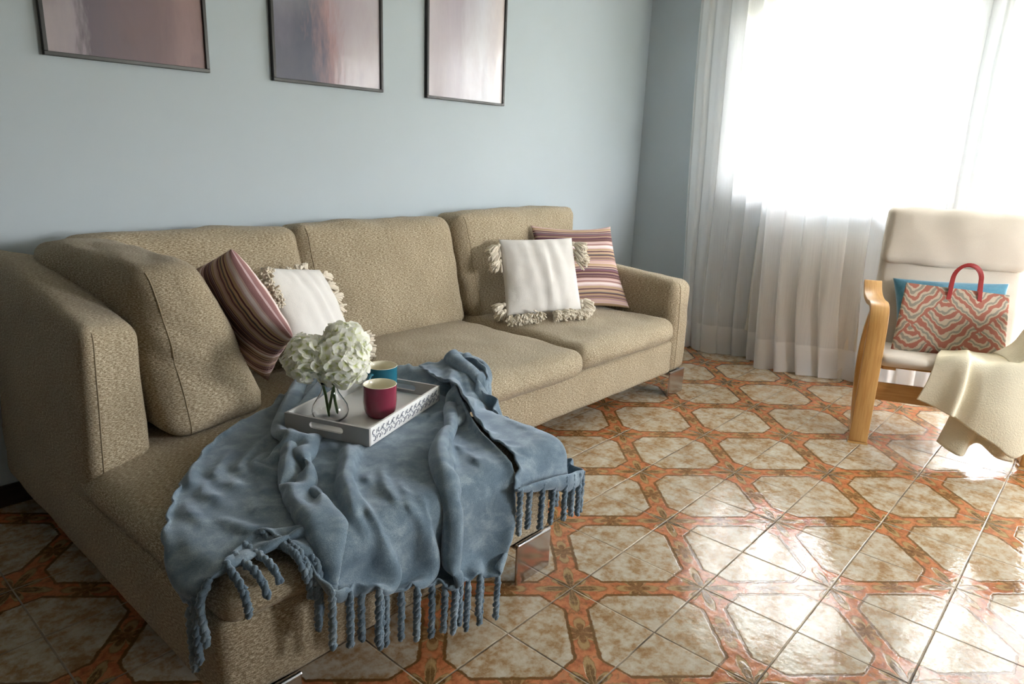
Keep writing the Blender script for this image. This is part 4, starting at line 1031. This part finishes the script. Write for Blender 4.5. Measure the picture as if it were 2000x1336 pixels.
def fringe(P0, dirv, L):
    n = 9; seg = L / (n - 1); d = Vector(dirv).normalized()
    pts = [P0 + d * seg * i + Vector((frnd.gauss(0, .002), frnd.gauss(0, .002), 0)) for i in range(n)]; old = [p.copy() for p in pts]
    for s_ in range(70):
        for i in range(1, n):
            v_ = (pts[i] - old[i]) * .93; old[i] = pts[i].copy(); pts[i] = pts[i] + v_ + Vector((0, 0, -9.8 / 3600))
        for it in range(8):
            for i in range(n - 1):
                e_ = pts[i + 1] - pts[i]; c_ = e_ * ((e_.length - seg) / max(1e-9, e_.length))
                if i == 0: pts[1] -= c_
                else: pts[i] += c_ / 2; pts[i + 1] -= c_ / 2
            for i in range(2, n):          # stiffness of the plaited yarn
                e_ = pts[i] - pts[i - 2]; t_ = seg * 1.75
                if e_.length < t_: c_ = e_.normalized() * (t_ - e_.length) / 2; pts[i] += c_
            for i in range(1, n):
                q = outside(pts[i], .011)
                if (q - pts[i]).length > 0: old[i] = old[i].lerp(q, .6); pts[i] = q
    return pts
def cat(pts, m_):
    out = []
    for i in range(len(pts) - 1):
        p0, p1, p2, p3 = pts[max(i - 1, 0)], pts[i], pts[i + 1], pts[min(i + 2, len(pts) - 1)]
        for k in range(m_):
            t = k / m_; out.append(.5 * ((2 * p1) + (-p0 + p2) * t + (2 * p0 - 5 * p1 + 4 * p2 - p3) * t * t + (-p0 + 3 * p1 - 3 * p2 + p3) * t ** 3))
    return out + [pts[-1]]
for nm, A_ in hems:
    nu_ = A_.shape[1]
    for i in range(1, nu_ - 1, 3):
        p = Vector(A_[0, i]); q = Vector(A_[3, i]); dv_ = (p - q) + Vector((0, 0, -.01))
        if nm == 'main': dv_ = Vector((-1, -.5, -.3)) if i < 6 else Vector((frnd.gauss(0, .12), -1, -.35))
        pts = fringe(p + (q - p) * .15, dv_, frnd.uniform(.135, .16))
        fine = cat(pts, 5); ph = frnd.uniform(0, 6); mb = MB()
        for st in (0, 1):                       # two plies twisted round each other
            line = []
            for k, c in enumerate(fine):
                t = (fine[min(k + 1, len(fine) - 1)] - fine[max(k - 1, 0)]).normalized(); a_ = t.orthogonal().normalized(); b_ = t.cross(a_); w_ = k * .62 + ph + st * PI
                line.append(c + (a_ * math.cos(w_) + b_ * math.sin(w_)) * .0034 * min(1, k / 5) + Vector((frnd.gauss(0, .0006), frnd.gauss(0, .0006), 0)))
            rs = [.0068 * (1 + .14 * math.sin(k * 1.9 + ph) + frnd.gauss(0, .10)) for k in range(len(line))]; rs[-1] *= .5; rs[0] *= .7
            mb.tube(line, rs, 7)
        mb.build('fringe_tassel', M_BLANKET, blanket, True)
